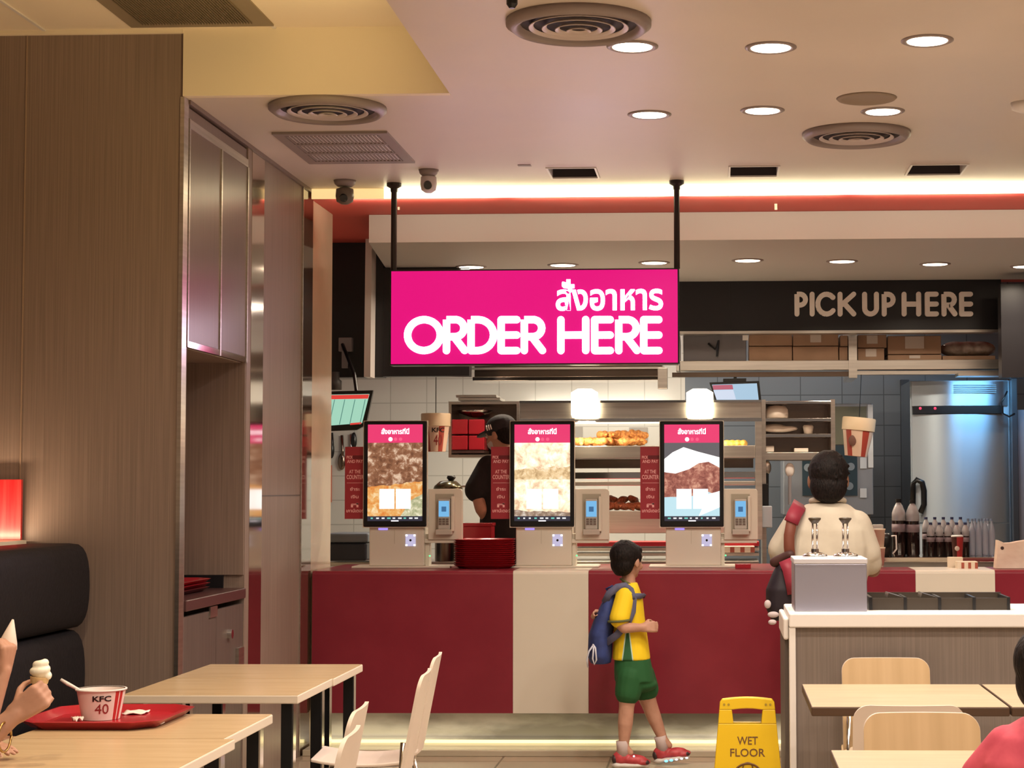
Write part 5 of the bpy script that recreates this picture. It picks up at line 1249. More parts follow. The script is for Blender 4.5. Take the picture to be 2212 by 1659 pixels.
def head(c, f, s=1.0, child=False):
    """head with jaw, nose, brow, lips, ears, chin; f is the facing direction"""
    f = f.normalized(); r = f.cross(V(0, 0, 1)).normalized(); u = r.cross(f).normalized()
    R_ = Matrix((f, r, u)).transposed(); P = lambda a, b, c_: c + f * a * s + r * b * s + u * c_ * s
    pr = [('e', P(-.012, 0, .02), (.095 * s, .076 * s, .092 * s), R_), ('e', P(.022, 0, -.045), (.064 * s, .056 * s, .060 * s), R_),
          ('e', P(.052, 0, -.082), (.030 * s, .030 * s, .024 * s), R_), ('e', P(.03, 0, -.01), (.06 * s, .062 * s, .06 * s), R_)]
    pr += [('c', P(.080, 0, .0), P(.102, 0, -.030), .008 * s, .0125 * s)]
    for k in (-1, 1):
        pr += [('e', P(.066, k * .034, -.032), (.026 * s, .024 * s, .022 * s), R_), ('e', P(.072, k * .030, .022), (.016 * s, .024 * s, .010 * s), R_),
               ('e', P(-.004, k * .080, -.012), (.018 * s, .010 * s, .031 * s), R_)]
    pr += [('e', P(.086, 0, -.056), (.012 * s, .022 * s, .0055 * s), R_), ('e', P(.083, 0, -.067), (.012 * s, .019 * s, .006 * s), R_)]
    return pr, P, R_
def face_parts(t, P, R_, s, lipm=None):
    for k in (-1, 1):
        e = MB().sphere((0, 0, 0), (.010 * s, .0145 * s, .0085 * s), 12, 8)
        for i in range(len(e.v)): e.v[i] = R_ @ e.v[i] + P(.083, k * .030, .004)
        B('eye', e, mat('eye_white', (.6, .56, .5), .2), t, smooth=True)
        e = MB().sphere((0, 0, 0), (.004 * s, .006 * s, .006 * s), 10, 6)
        for i in range(len(e.v)): e.v[i] = R_ @ e.v[i] + P(.0915, k * .030, .004)
        B('iris', e, 'black', t, smooth=True)
        B('eyebrow', MB().tube([P(.086, k * .016, .026), P(.086, k * .032, .031), P(.076, k * .050, .025)], [.003 * s, .0038 * s, .002 * s], 6), 'hair', t, smooth=True)
    B('lips', MB().tube([P(.086, -.022, -.061), P(.0955, -.008, -.059), P(.0955, .008, -.059), P(.086, .022, -.061)], [.002 * s, .0042 * s, .0042 * s, .002 * s], 6), lipm or mat('lip', (.36, .12, .10), .45), t, smooth=True)

# ---------------------------------------------------------------- the boy
YB_ = 10.02
def bp(px, py, dy=0): return at(px, py, YB_) + V(0, dy, 0)
t = thing('person', 'small boy in yellow shirt and green shorts standing side-on at the counter', 'person', (bp(1375, 1635).x, YB_, 0))
fd = V(.62, .78, -.04); hc = bp(1356, 1211)
hp, P, R_ = head(hc, fd, .90)
hipz = bp(1368, 1460)
la, lb = bp(1352, 1560, -.07), bp(1418, 1556, .07)
body = hp + [('l', [(bp(1370, 1475), .075, .085), (bp(1368, 1430), .078, .09), (bp(1362, 1370), .070, .085), (bp(1358, 1320), .070, .095), (bp(1356, 1290), .055, .09), (bp(1357, 1266), .035, .04)]),
    ('c', bp(1358, 1270), bp(1357, 1235), .040, .036),
    # near leg (right), far leg (left, forward)
    ('c', bp(1362, 1462, -.05), bp(1355, 1522, -.065), .066, .042), ('c', bp(1355, 1522, -.065), bp(1352, 1560, -.07), .042, .041), ('c', bp(1352, 1560, -.07), bp(1349, 1608, -.07), .041, .026), ('c', bp(1349, 1608, -.07), bp(1362, 1622, -.07), .025, .020),
    ('c', bp(1380, 1462, .05), bp(1402, 1525, .065), .066, .043), ('c', bp(1402, 1525, .065), bp(1412, 1553, .07), .043, .040), ('c', bp(1412, 1553, .07), bp(1431, 1600, .07), .040, .026), ('c', bp(1431, 1600, .07), bp(1444, 1614, .07), .025, .020),
    # near arm
    ('c', bp(1347, 1292, -.085), bp(1340, 1340, -.13), .030, .033), ('c', bp(1340, 1340, -.13), bp(1352, 1352, -.14), .032, .031), ('c', bp(1352, 1352, -.14), bp(1392, 1352, -.12), .030, .021),
    # far arm, bent behind the back holding the bag
    ('c', bp(1350, 1290, .10), bp(1322, 1322, .10), .034, .028)]
body += [('c', bp(1322, 1322, .10), bp(1306, 1330, -.02), .026, .021)]
body += hand(bp(1390, 1352, -.12), V(.85, .15, .05), V(-.15, .9, -.2), .74, 1, (.6, .8, .6))
body += hand(bp(1307, 1328, -.02), V(-.75, -.25, .2), V(.3, -.4, -.8), .70, 1, (.9, 1.0, .6))
blob('body', body, 'skin', t, .0052, 3)
face_parts(t, P, R_, .90)
hr = [('e', P(-.026, 0, .034), (.096 * .93, .088 * .93, .088 * .93), R_), ('e', P(-.05, 0, -.02), (.056, .070, .066), R_), ('c', P(-.055, -.02, -.06), P(-.055, .02, -.06), .030, .030),
      ('e', P(.03, 0, .062), (.058, .064, .036), R_)]
for k in (-1, 1): hr.append(('e', P(-.004, k * .066, .022), (.05, .016, .042), R_)); hr.append(('e', P(.016, k * .074, .005), (.010, .006, .022), R_))
rd = random.Random(2)
for k in range(26):
    a = rd.uniform(0, 2 * PI); b = rd.uniform(.2, 1.2); v_ = V(math.cos(a) * math.cos(b), math.sin(a) * math.cos(b), math.sin(b)); q = P(-.026 + .080 * v_.x, .074 * v_.y, .036 + .080 * v_.z)
    hr.append(('c', q, q + (R_ @ V(v_.x * .010 + .002, v_.y * .012, v_.z * .012)), .011, .004))
blob('hair', hr, 'hair', t, .006, 1)
# shirt: yellow with dark green side stripe and piping
sm = mat('boy_shirt', (.78, .55, .01), .75); N, L, b = nodes(sm)
ob = bp(1356, 1400) - wloc(t); tc = N.new('ShaderNodeTexCoord'); sp_ = N.new('ShaderNodeSeparateXYZ'); L.new(tc.outputs['Object'], sp_.inputs[0])
def mth(op, a, b2):
    n_ = N.new('ShaderNodeMath'); n_.operation = op
    for i, v_ in enumerate((a, b2)):
        if isinstance(v_, (int, float)): n_.inputs[i].default_value = v_
        elif v_ is not None: L.new(v_, n_.inputs[i])
    return n_.outputs[0]
zt_b = (bp(1356, 1362) - wloc(t)).z; zb_b = (bp(1356, 1424) - wloc(t)).z
wdt = mth('ADD', mth('MULTIPLY', mth('SUBTRACT', zt_b, sp_.outputs[2]), .13), .006)
dx = mth('ABSOLUTE', mth('SUBTRACT', sp_.outputs[0], ob.x + .004), None)
st = mth('MULTIPLY', mth('LESS_THAN', dx, wdt), mth('LESS_THAN', sp_.outputs[2], zt_b))
st2 = mth('MULTIPLY', mth('LESS_THAN', dx, mth('ADD', wdt, .006)), mth('LESS_THAN', sp_.outputs[2], zt_b + .004))
mx = N.new('ShaderNodeMix'); mx.data_type = 'RGBA'; L.new(st2, mx.inputs['Factor']); mx.inputs[6].default_value = (.80, .56, .01, 1); mx.inputs[7].default_value = (.45, .60, .50, 1)
mx2 = N.new('ShaderNodeMix'); mx2.data_type = 'RGBA'; L.new(st, mx2.inputs['Factor']); L.new(mx.outputs[2], mx2.inputs[6]); mx2.inputs[7].default_value = (.02, .10, .035, 1); L.new(mx2.outputs[2], b.inputs['Base Color'])
s1 = blob('shirt', [('l', [(bp(1364, 1424), .103, .112), (bp(1363, 1400), .098, .108), (bp(1362, 1370), .090, .102), (bp(1358, 1330), .086, .108), (bp(1357, 1295), .080, .118), (bp(1357, 1272), .062, .095), (bp(1359, 1258), .044, .05)]),
    ('c', bp(1352, 1286, -.09), bp(1341, 1332, -.125), .052, .055), ('c', bp(1352, 1286, .09), bp(1334, 1312, .105), .048, .046)], sm, t, .0065, 3)
B('sleeve_cuff', MB().tube([tuple(bp(1340, 1335, -.128) + V(.056 * math.cos(a), .054 * math.sin(a), -.006 + .004 * math.cos(a))) for a in [2 * PI * k / 20 for k in range(21)]], .0065, 8), mat('cuff_green', (.10, .11, .04), .8), t, smooth=True)
B('collar', MB().tube([tuple(bp(1359, 1259) + V(.046 * math.cos(a), .05 * math.sin(a), -.022 * math.cos(a))) for a in [2 * PI * k / 20 for k in range(21)]], .006, 8), mat('cuff_green'), t, smooth=True)
blob('shorts', [('l', [(bp(1371, 1470), .108, .118), (bp(1368, 1445), .104, .114), (bp(1366, 1421), .096, .104)]),
    ('c', bp(1363, 1460, -.055), bp(1358, 1492, -.062), .078, .072), ('c', bp(1382, 1460, .05), bp(1393, 1490, .06), .080, .074), ('e', bp(1376, 1478), (.11, .10, .045))], mat('green_shorts', (.012, .085, .022), .8), t, .0065, 3)
# socks and shoes
def shoe(ank, toe_dx, dy, pitch, sd_, glow):
    a = ank; R2 = Matrix.Rotation(-pitch, 3, 'Y'); z0 = a.z
    up = lambda x, y, z: a + R2 @ V(x, y, z)
    s_ = B('sock', MB().tube([up(-.004, 0, -.02), up(-.006, 0, .03), up(-.008, 0, .06)], [.034, .033, .035], 14), mat('sock_grey', (.50, .40, .38), .8), t, smooth=True)
    u = blob('shoe_upper', [('e', up(-.01, 0, -.030), (.052, .036, .040), R2), ('e', up(.05, 0, -.042), (.075, .038, .030), R2), ('e', up(.098, 0, -.052), (.045, .036, .020), R2)], noise_mat('shoe_red', (.35, .03, .035), (.50, .06, .07), (30, 30, 30), .5, 2), t, .005, 2)
    so = blob('shoe_sole', [('c', up(-.045, 0, -.068), up(.12, 0, -.070), .017, .015), ('e', up(.03, 0, -.068), (.10, .040, .017), R2), ('e', up(-.03, 0, -.068), (.035, .036, .018), R2)], mat('sole_white', (.60, .55, .50), .6), t, .005, 2)
    B('toe_cap', MB().sphere(up(.118, 0, -.052), (.022, .032, .016), 12, 8), mat('toe_black', (.04, .02, .02), .5), t, smooth=True)
    B('heel_patch', MB().sphere(up(-.048, 0, -.036), (.018, .030, .026), 12, 8), mat('toe_black'), t, smooth=True)
    if glow:
        for k in range(5): B('sole_light', MB().sphere(up(.005 + .028 * k, -.041, -.072), (.009, .004, .006), 8, 6), em('sole_glow_blue', (.1, .55, 1), 4) if k < 2 else em('sole_glow_white', (.8, .95, 1), 4), t)
    else: B('sole_light', MB().sphere(up(.055, -.030, -.018), .006, 8, 6), em('sole_glow_white'), t)
shoe(V(bp(1349, 1600).x, YB_ - .07, .088), 0, 0, 0, 1, False)
shoe(V(bp(1432, 1600).x, YB_ + .07, .096), 0, 0, math.radians(9), 1, True)
# backpack
t2 = thing('backpack', 'dark blue child backpack worn by the boy in yellow', 'backpack', tuple(bp(1300, 1436)))
bm_ = noise_mat('bag_blue', (.022, .035, .13), (.03, .05, .19), (20, 20, 20), .75, 3)
blob('bag_body', [('l', [(bp(1298, 1432), .055, .10), (bp(1296, 1415), .066, .13), (bp(1298, 1370), .066, .135), (bp(1306, 1335), .055, .125), (bp(1316, 1300), .038, .10), (bp(1324, 1280), .02, .08)])], bm_, t2, .007, 4)
gs = mat('strap_grey_blue', (.10, .10, .17), .75)
q = [bp(1308, 1300, -.09), bp(1318, 1280, -.105), bp(1336, 1266, -.11), bp(1352, 1263, -.108), bp(1364, 1272, -.118), bp(1370, 1292, -.115), bp(1368, 1318, -.118), bp(1358, 1342, -.125), bp(1335, 1368, -.12), bp(1312, 1385, -.11)]
def ribbon(pts, w_, th, dirv=None):
    mb = MB(); vs = []; n = len(pts); pts = [Vector(p_) for p_ in pts]
    for k, p_ in enumerate(pts):
        tn = (pts[min(k + 1, n - 1)] - pts[max(k - 1, 0)]).normalized(); o_ = dirv or V(0, -1, 0); s_ = tn.cross(o_).normalized(); o2 = s_.cross(tn).normalized()
        vs += [p_ + s_ * w_ / 2, p_ - s_ * w_ / 2, p_ - s_ * w_ / 2 - o2 * th, p_ + s_ * w_ / 2 - o2 * th]
    fs = [(0, 1, 2, 3), tuple(4 * (n - 1) + k for k in (3, 2, 1, 0))]
    for k in range(n - 1):
        for j in range(4): fs.append((4 * k + j, 4 * k + (j + 1) % 4, 4 * k + 4 + (j + 1) % 4, 4 * k + 4 + j))
    return mb.add(vs, fs)
B('strap', ribbon(q, .038, .008), gs, t2, smooth=True)
B('chest_strap', ribbon([bp(1366, 1286, -.122), bp(1378, 1285, -.112), bp(1388, 1286, -.08), bp(1391, 1288, -.02), bp(1389, 1288, .05)], .030, .006), gs, t2, smooth=True)
B('top_loop', MB().tube([bp(1318, 1286), bp(1310, 1272), bp(1322, 1266), bp(1330, 1276)], .008, 8), bm_, t2, smooth=True)
cd_ = mat('cord_white', (.55, .55, .62), .6)
B('cord', MB().tube([bp(1284, 1388, -.12), bp(1290, 1395, -.14), bp(1292, 1420, -.145), bp(1288, 1430, -.14), bp(1284, 1418, -.14), bp(1286, 1392, -.14)], .005, 6), cd_, t2, smooth=True)
B('cord', MB().tube([bp(1286, 1388, -.12), bp(1276, 1402, -.14), bp(1272, 1420, -.145), bp(1274, 1436, -.14)], .005, 6), cd_, t2, smooth=True)

# ---------------------------------------------------------------- customer at the counter (seen from behind)
YM_ = 9.75
def mp(px, py, dy=0): return at(px, py, YM_) + V(0, dy, 0)
t = thing('person', 'man in cream shirt seen from behind, standing at the pick-up counter', 'person', (mp(1780, 1300).x, YM_, 0))
hc = mp(1789, 1034); hp, P, R_ = head(hc, V(.03, 1, -.08), 1.22)
ct = mp(1780, 1300); cxm = ct.x
sh_l, sh_r = mp(1705, 1135, 0), mp(1862, 1140, 0)
legs = []
for s_ in (-1, 1): legs += [('c', V(cxm + s_ * .10, YM_, .88), V(cxm + s_ * .11, YM_, .50), .10, .065), ('c', V(cxm + s_ * .11, YM_, .5), V(cxm + s_ * .12, YM_ - .02, .08), .062, .04), ('c', V(cxm + s_ * .12, YM_ - .02, .05), V(cxm + s_ * .13, YM_ + .15, .035), .04, .035)]
arm = [('c', sh_l + V(.02, 0, -.03), mp(1688, 1195, .02), .045, .050), ('c', mp(1688, 1195, .02), mp(1698, 1222, .18), .045, .034), ('c', sh_r + V(-.02, 0, -.03), mp(1876, 1205, .02), .045, .05), ('c', mp(1876, 1205, .02), mp(1888, 1232, .08), .048, .042), ('c', mp(1888, 1232, .08), mp(1884, 1226, .30), .040, .030)]
blob('body', hp + [('c', mp(1788, 1060), mp(1788, 1100), .058, .065), ('l', [(V(cxm, YM_, .86), .16, .11), (V(cxm, YM_, 1.05), .17, .12), (mp(1782, 1170), .19, .12), (mp(1785, 1140), .15, .09), (mp(1787, 1110), .07, .06)])] + legs + arm
     + hand(mp(1884, 1226, .30), V(-.2, .9, .05), V(0, -.1, -1), 1, 1) + hand(mp(1700, 1222, .18), V(.2, .8, .1), V(0, -.1, -1), 1, -1), 'skin_dark', t, .008, 3)
face_parts(t, P, R_, 1.22)
hm = [('e', P(-.022, 0, .030), (.120, .106, .112), R_), ('e', P(-.045, 0, -.035), (.08, .099, .095), R_), ('e', P(-.058, 0, -.075), (.05, .080, .04), R_)]
rd = random.Random(8)
for k in range(60):
    a = rd.uniform(0, 2 * PI); b = rd.uniform(-.5, 1.4); v_ = V(math.cos(a) * math.cos(b), math.sin(a) * math.cos(b), math.sin(b))
    if v_.x > .5: continue
    q = P(-.022 + .090 * v_.x, .079 * v_.y, .026 + .084 * v_.z); hm.append(('c', q, q + (R_ @ V(v_.x * .012, v_.y * .014 + .004, v_.z * .012)), .014, .006))
blob('hair', hm, 'hair', t, .007, 1)
shm = noise_mat('cream_shirt', (.50, .44, .35), (.56, .50, .40), (9, 9, 9), .8, 3, bump=.25)
blob('shirt', [('l', [(V(cxm, YM_, .84), .215, .15), (V(cxm, YM_, 1.0), .225, .155), (mp(1780, 1225), .235, .155), (mp(1782, 1180), .235, .15), (mp(1784, 1145), .215, .14), (mp(1786, 1108), .15, .11), (mp(1788, 1086), .088, .080)]),
    ('c', mp(1724, 1132), mp(1692, 1186, .01), .080, .082), ('c', mp(1692, 1186, .01), mp(1692, 1205, .05), .078, .070), ('c', mp(1850, 1134), mp(1872, 1195, .01), .080, .078), ('c', mp(1872, 1195, .01), mp(1880, 1216, .03), .074, .066),
    ('c', mp(1750, 1112), mp(1735, 1128), .06, .06), ('c', mp(1824, 1112), mp(1838, 1128), .06, .06)], shm, t, .009, 5)
cl = [mp(1788, 1092) + V((.086 * math.cos(a)), .076 * math.sin(a), .024 - .010 * math.sin(a)) for a in [2 * PI * k / 24 for k in range(25)]]
blob('collar', [('c', cl[k], cl[k + 1], .015, .015) for k in range(24)], shm, t, .006, 2)
blob('trousers', [('l', [(V(cxm, YM_, .60), .17, .115), (V(cxm, YM_, .80), .19, .13), (V(cxm, YM_, .88), .19, .13)])] + [('c', V(cxm + s_ * .10, YM_, .70), V(cxm + s_ * .12, YM_, .10), .105, .075) for s_ in (-1, 1)], mat('dark_trousers', (.025, .012, .014), .8), t, .010, 3)
for s_ in (-1, 1): blob('shoe', [('e', V(cxm + s_ * .125, YM_ + .05, .045), (.048, .13, .045)), ('e', V(cxm + s_ * .125, YM_ - .03, .06), (.045, .06, .055))], 'black', t, .008, 2)
t2 = thing('shoulder_bag', 'dark bag with red flap and brown strap hanging from the man\'s left shoulder', 'bag', tuple(mp(1690, 1345)))
sr = mat('strap_brown', (.16, .045, .025), .6)
B('strap', ribbon([mp(1722, 1090, -.02), mp(1716, 1100, -.10), mp(1708, 1125, -.15), mp(1702, 1155, -.165), mp(1702, 1180, -.165), mp(1706, 1215, -.155), mp(1700, 1240, -.14)], .055, .008), sr, t2, smooth=True)
B('shoulder_pad', ribbon([mp(1729, 1086, .0), mp(1724, 1094, -.09), mp(1714, 1110, -.135), mp(1707, 1126, -.16)], .075, .012), mat('bag_red', (.25, .02, .04), .55), t2, smooth=True)
blob('bag_body', [('l', [(mp(1683, 1336, -.12), .045, .06), (mp(1684, 1310, -.12), .075, .09), (mp(1688, 1270, -.12), .085, .10), (mp(1692, 1235, -.12), .06, .08), (mp(1692, 1212, -.12), .03, .05)])], mat('bag_black', (.014, .008, .014), .6), t2, .008, 3)
B('red_flap', ribbon([mp(1692, 1206, -.21), mp(1700, 1225, -.225), mp(1706, 1250, -.228), mp(1711, 1278, -.22)], .065, .01), mat('bag_red'), t2, smooth=True)
blob('brown_top', [('c', mp(1672, 1212, -.14), mp(1704, 1196, -.17), .028, .026)], mat('bag_brown', (.05, .015, .012), .6), t2, .008, 2)
for (px, py, a, b) in ((1656, 1300, .018, .022), (1668, 1322, .03, .016), (1666, 1338, .022, .014)): B('charm', MB().sphere(mp(px, py, -.20), (a, .012, b), 12, 8), mat('charm_grey', (.50, .42, .42), .5), t2, smooth=True)

# ---------------------------------------------------------------- employee behind the counter
YE_ = 12.05 - .28
def ep(px, py, dy=0): return at(px, py, YE_) + V(0, dy, 0)
t = thing('person', 'employee in black cap and black shirt working behind the counter', 'person', (ep(1098, 1200).x, YE_, ZK))
cxe = ep(1098, 1200).x; fd = V(-.85, .45, -.25); hc = ep(1081, 938); hp, P, R_ = head(hc, fd, 1.0)
blob('body', hp + [('c', ep(1085, 955), ep(1092, 985), .05, .055), ('l', [(V(cxe, YE_, 1.10), .16, .12), (ep(1098, 1080), .16, .11), (ep(1096, 1020), .17, .11), (ep(1094, 990), .09, .07)]),
    ('c', ep(1050, 1010, -.02), ep(1036, 1070, -.08), .055, .045), ('c', ep(1036, 1070, -.08), ep(1044, 1100, -.10), .043, .040), ('c', ep(1044, 1100, -.10), ep(1056, 1130, -.02), .038, .028),
    ('c', ep(1140, 1010), ep(1150, 1080, -.05), .055, .045), ('c', ep(1150, 1080, -.05), ep(1120, 1130, -.05), .04, .028),
    ('c', V(cxe - .09, YE_, 1.1), V(cxe - .1, YE_, ZK + .1), .1, .05), ('c', V(cxe + .09, YE_, 1.1), V(cxe + .1, YE_, ZK + .1), .1, .05)] + hand(ep(1056, 1130, -.02), V(.1, .3, -.9), V(.8, .2, 0), .9, 1) + hand(ep(1120, 1130, -.05), V(-.3, .3, -.8), V(-.8, .2, 0), .9, -1), 'skin', t, .008, 3)
face_parts(t, P, R_, 1.0)
blob('hair', [('e', P(-.03, 0, .01), (.088, .082, .075), R_), ('e', P(-.05, 0, -.03), (.055, .07, .05), R_)], 'hair', t, .008, 1)
cap = blob('cap', [('e', P(-.014, 0, .042), (.108, .090, .082), R_), ('e', P(.10, 0, .035), (.075, .065, .010), R_ @ Matrix.Rotation(.15, 3, 'Y'))], mat('cap_black', (.014, .012, .016), .7), t, .006, 2)
nn = R_ @ V(0, -1, 0)
side = -1 if (R_ @ V(0, -1, 0)).y < 0 else 1
for k in range(3):
    a = P(.030 - .016 * k, side * .091, .030); b = P(.036 - .016 * k, side * .080, .064)
    B('cap_stripe', MB().tube([a, (a + b) / 2 + (R_ @ V(0, side * .004, 0)), b], .0045, 6), 'letter', cap, smooth=True)
blob('face_mask', [('e', P(.055, 0, -.045), (.048, .058, .048), R_)], mat('mask_grey', (.50, .46, .46), .7), t, .006, 2)
bs = mat('black_shirt', (.010, .008, .010), .8)
blob('shirt', [('l', [(V(cxe, YE_, 1.0), .20, .15), (ep(1102, 1100), .19, .145), (ep(1100, 1045), .20, .14), (ep(1096, 1005), .18, .13), (ep(1092, 985), .10, .09)]),
    ('c', ep(1056, 1008, -.01), ep(1034, 1058, -.07), .075, .082), ('c', ep(1136, 1010), ep(1150, 1060, -.04), .075, .075)], bs, t, .009, 4)
blob('trousers', [('l', [(V(cxe, YE_, .9), .18, .13), (V(cxe, YE_, 1.05), .19, .14)]), ('c', V(cxe - .09, YE_, 1.0), V(cxe - .1, YE_, ZK + .08), .105, .07), ('c', V(cxe + .09, YE_, 1.0), V(cxe + .1, YE_, ZK + .08), .105, .07)], bs, t, .010, 3)
for s_ in (-1, 1): blob('shoe', [('e', V(cxe + s_ * .1, YE_ + .05, ZK + .045), (.048, .12, .045))], 'black', t, .008, 2)

# ---------------------------------------------------------------- child in pink at the right edge
YP = 4.42
def pp(px, py, dy=0): return at(px, py, YP) + V(0, dy, 0)
cxp = .775
t = thing('person', 'seated child in pink shirt with short black hair at the right edge', 'person', (cxp, YP, 0))
hc = V(cxp + .02, YP, pp(2230, 1452).z); hp, P, R_ = head(hc, V(.80, .45, -.12), .86)
shz_ = pp(2150, 1560).z
blob('body', hp + [('c', hc + V(-.01, 0, -.04), V(cxp, YP, shz_), .042, .045), ('l', [(V(cxp, YP, .47), .12, .10), (V(cxp, YP, .65), .11, .09), (V(cxp, YP, shz_ - .09), .11, .07), (V(cxp, YP, shz_ - .02), .05, .045)]),
    ('c', V(cxp - .11, YP, shz_ - .07), V(cxp - .14, YP + .06, .78), .032, .031), ('c', V(cxp - .14, YP + .06, .78), V(cxp - .06, YP + .24, .775), .032, .024), ('c', V(cxp + .11, YP, shz_ - .07), V(cxp + .16, YP + .06, .78), .032, .031), ('c', V(cxp + .16, YP + .06, .78), V(cxp + .08, YP + .24, .775), .032, .024),
    ('c', V(cxp - .07, YP, .50), V(cxp - .08, YP + .28, .50), .075, .055), ('c', V(cxp - .08, YP + .28, .50), V(cxp - .08, YP + .30, .08), .05, .032), ('c', V(cxp + .07, YP, .50), V(cxp + .08, YP + .28, .50), .075, .055), ('c', V(cxp + .08, YP + .28, .50), V(cxp + .08, YP + .30, .08), .05, .032)]
    + hand(V(cxp - .06, YP + .24, .775), V(.5, .8, 0), V(0, 0, -1), .75, 1, (.15, .2, .2)) + hand(V(cxp + .08, YP + .24, .775), V(-.3, .9, 0), V(0, 0, -1), .75, -1, (.15, .2, .2)), 'skin', t, .0055, 3)
face_parts(t, P, R_, .86)
hr = [('e', P(-.022, 0, .028), (.094, .084, .088), R_), ('e', P(-.045, 0, -.03), (.058, .074, .075), R_), ('e', P(.03, 0, .06), (.055, .062, .036), R_)]
for k in (-1, 1): hr += [('c', P(.012, k * .072, .03), P(.028, k * .066, -.055), .020, .008), ('c', P(-.02, k * .072, .02), P(-.005, k * .066, -.085), .024, .008)]
blob('hair', hr, 'hair', t, .006, 2)
pm = noise_mat('pink_shirt', (.40, .045, .075), (.50, .07, .10), (14, 14, 14), .8, 3, bump=.3)
blob('shirt', [('l', [(V(cxp, YP, .46), .16, .13), (V(cxp, YP, .65), .15, .12), (V(cxp, YP, shz_ - .09), .160, .11), (V(cxp, YP, shz_ - .03), .13, .09), (V(cxp, YP, shz_ + .012), .06, .055)]), ('c', V(cxp - .10, YP, shz_ - .055), V(cxp - .148, YP + .04, shz_ - .14), .050, .060), ('c', V(cxp + .10, YP, shz_ - .055), V(cxp + .148, YP + .04, shz_ - .14), .050, .060)], pm, t, .007, 4)
blob('shorts', [('c', V(cxp - .07, YP, .50), V(cxp - .08, YP + .18, .50), .09, .078), ('c', V(cxp + .07, YP, .50), V(cxp + .08, YP + .18, .50), .09, .078), ('e', V(cxp, YP, .5), (.15, .12, .09))], mat('navy_cloth', (.03, .03, .06), .8), t, .009, 3)
for s_ in (-1, 1): blob('shoe', [('e', V(cxp + s_ * .08, YP + .34, .04), (.04, .10, .038))], 'white2', t, .007, 2)
c4 = copy_tree(c1); c4['label'] = 'chair under the child in pink at bottom right'; c4.location = (cxp, YP - .02, 0); c4.rotation_euler = (0, 0, PI)

# ---------------------------------------------------------------- two people at the left edge with ice cream
def sitter(Y, hx, hz, label, hpx, hpy, elbow, nrm, dirv, sideh, facing, shirtc, s=1.0):
    t = thing('person', label, 'person', (-2.42, Y, 0)); hc = V(hx, Y, hz); hp, P, R_ = head(hc, facing, .95)
    w = at(hpx, hpy, Y - .02); sx = hx - .06; shz2 = hz - .235
    pr = hp + [('c', hc + V(-.02, 0, -.05), V(sx - .02, Y, shz2), .05, .055), ('l', [(V(-2.42, Y, .50), .11, .16), (V(sx - .10, Y, .70), .10, .15), (V(sx - .05, Y, shz2 - .08), .10, .17), (V(sx - .03, Y, shz2), .06, .10)])]
    for q in (-1, 1): pr += [('c', V(-2.40, Y + q * .09, .55), V(-1.98, Y + q * .10, .56), .085, .06), ('c', V(-1.98, Y + q * .10, .56), V(-1.95, Y + q * .10, .08), .055, .038), ('c', V(-1.97, Y + q * .10, .05), V(-1.84, Y + q * .10, .035), .036, .03)]
    lap = V(-2.10, Y + .10, .778) if Y < 5.4 else V(-2.30, Y + .12, .70)
    shl = V(sx - .04, Y - .17, shz2 - .05)
    pr += [('c', shl, elbow, .048, .040), ('c', elbow, w, .040 * s, .027 * s)] + hand(w, dirv, nrm, s, sideh, (.85, .95, .6), (.9, .7))
    e2 = V(elbow.x - .14, Y + .19, elbow.z + .01); pr += [('c', V(sx - .04, Y + .17, shz2 - .05), e2, .048, .04), ('c', e2, lap, .038, .026)] + hand(lap, V(.9, -.3, 0), V(0, 0, -1), .9, 1, (.15, .2, .2))
    blob('body', pr, 'skin', t, .0050, 3); face_parts(t, P, R_, .95)
    blob('hair', [('e', P(-.03, 0, .03), (.095, .088, .088), R_), ('e', P(-.05, 0, -.03), (.06, .08, .09), R_)], 'hair', t, .008, 2)
    blob('shirt', [('l', [(V(-2.42, Y, .49), .15, .19), (V(sx - .10, Y, .70), .14, .18), (V(sx - .05, Y, shz2 - .08), .13, .20), (V(sx - .03, Y, shz2 + .01), .07, .10)]), ('c', shl, shl + (elbow - shl) * .55, .066, .062), ('c', V(sx - .04, Y + .17, shz2 - .05), V(elbow.x - .12, Y + .18, elbow.z + .12), .066, .060)], shirtc, t, .009, 3)
    blob('trousers', [('c', V(-2.40, Y + q * .09, .55), V(-1.98, Y + q * .10, .56), .10, .075) for q in (-1, 1)] + [('c', V(-1.98, Y + q * .10, .56), V(-1.95, Y + q * .10, .12), .072, .055) for q in (-1, 1)] + [('e', V(-2.42, Y, .56), (.13, .18, .10))], mat('dark_jeans', (.02, .025, .04), .8), t, .010, 3)
    for q in (-1, 1): blob('shoe', [('e', V(-1.90, Y + q * .10, .042), (.12, .045, .04))], 'white2', t, .008, 2)
    return t, w
YA, YBB = 5.72, 5.08
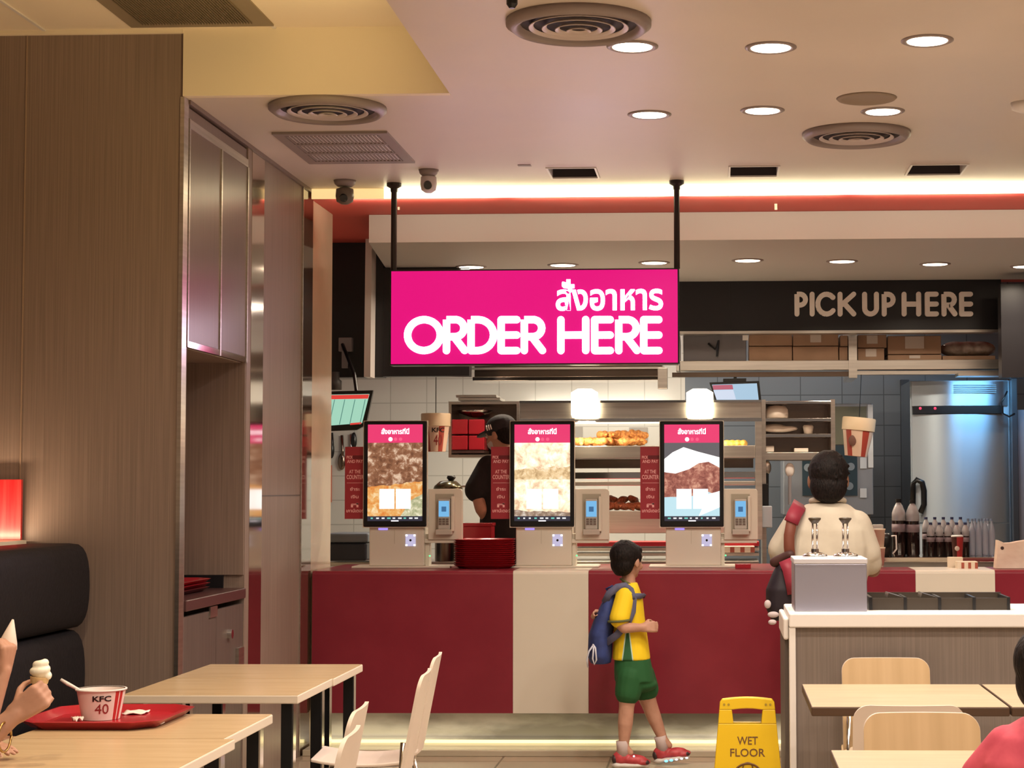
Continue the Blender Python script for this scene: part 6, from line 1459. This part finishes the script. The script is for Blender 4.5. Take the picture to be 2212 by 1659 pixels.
tA, wA = sitter(YA, at(-78, 1345, YA).x, at(0, 1345, YA).z, 'person eating at left edge, hand raised holding a white paper cone', 8, 1448, at(-30, 1560, YA - .06), V(-.75, .25, -.1), V(.16, 0, 1), 1, V(1, -.1, -.1), mat('shirt_maroon', (.10, .02, .02), .8), .86)
tB, wB = sitter(YBB, at(-140, 1330, YBB).x, at(0, 1330, YBB).z, 'person at left edge holding an ice cream cone above the table', 36, 1540, at(-60, 1625, YBB - .05), V(.15, .75, .35), V(.85, .1, .62), 1, V(1, .1, -.1), mat('shirt_dark', (.04, .02, .02), .8), .92)
# ice cream cones
a = at(80, 1515, YBB + .02); b = at(86, 1462, YBB + .02)
t = thing('ice_cream_cone', 'vanilla soft ice cream in a wafer cone held in hand over the table', 'ice cream', tuple(a))
R3 = V(0, 0, 1).rotation_difference((b - a).normalized()).to_matrix(); hgt = (b - a).length
B('cone', MB().lathe([(.013, 0), (.018, hgt * .72), (.023, hgt * .74), (.026, hgt * 1.0), (.024, hgt * 1.0)], a, 22, M_=R3), 'cone', t, auto=True)
sw = []
for k in range(30):
    u = k / 29; an = u * 4 * PI; rr = .021 * (1 - .55 * u); sw.append(a + R3 @ V(rr * math.cos(an), rr * math.sin(an), hgt + .004 + .036 * u))
blob('ice_cream', [('c', sw[k], sw[k + 1], .0115, .0115) for k in range(29)] + [('e', a + R3 @ V(0, 0, hgt + .012), (.022, .022, .018))], 'icecream', t, .0028, 1)
a = at(8, 1436, YA + .02); b = at(28, 1338, YA + .02)
t = thing('paper_cone', 'pointed white paper cone wrapper held up in the raised hand', 'paper cone', tuple(a))
q = at(26, 1392, YA)
R3 = V(0, 0, 1).rotation_difference((b - a).normalized()).to_matrix(); hgt = (b - a).length
B('wrapper', MB().lathe([(.014, 0), (.030, hgt * .38), (.027, hgt * .5), (.003, hgt)], a, 22, M_=R3), mat('wrapper_white', (.72, .62, .55), .6), t, smooth=True)
w = at(10, 1592, YBB - .05)
single('bracelet', MB().tube([tuple(w + V(.004 * math.cos(q_), .036 * math.cos(q_), .040 * math.sin(q_))) for q_ in [2 * PI * k / 20 for k in range(21)]], .0035, 8), mat('brass', (.45, .28, .10), .3, 1), 'thin golden bracelet on the wrist at the bottom left edge', 'bracelet', smooth=True)
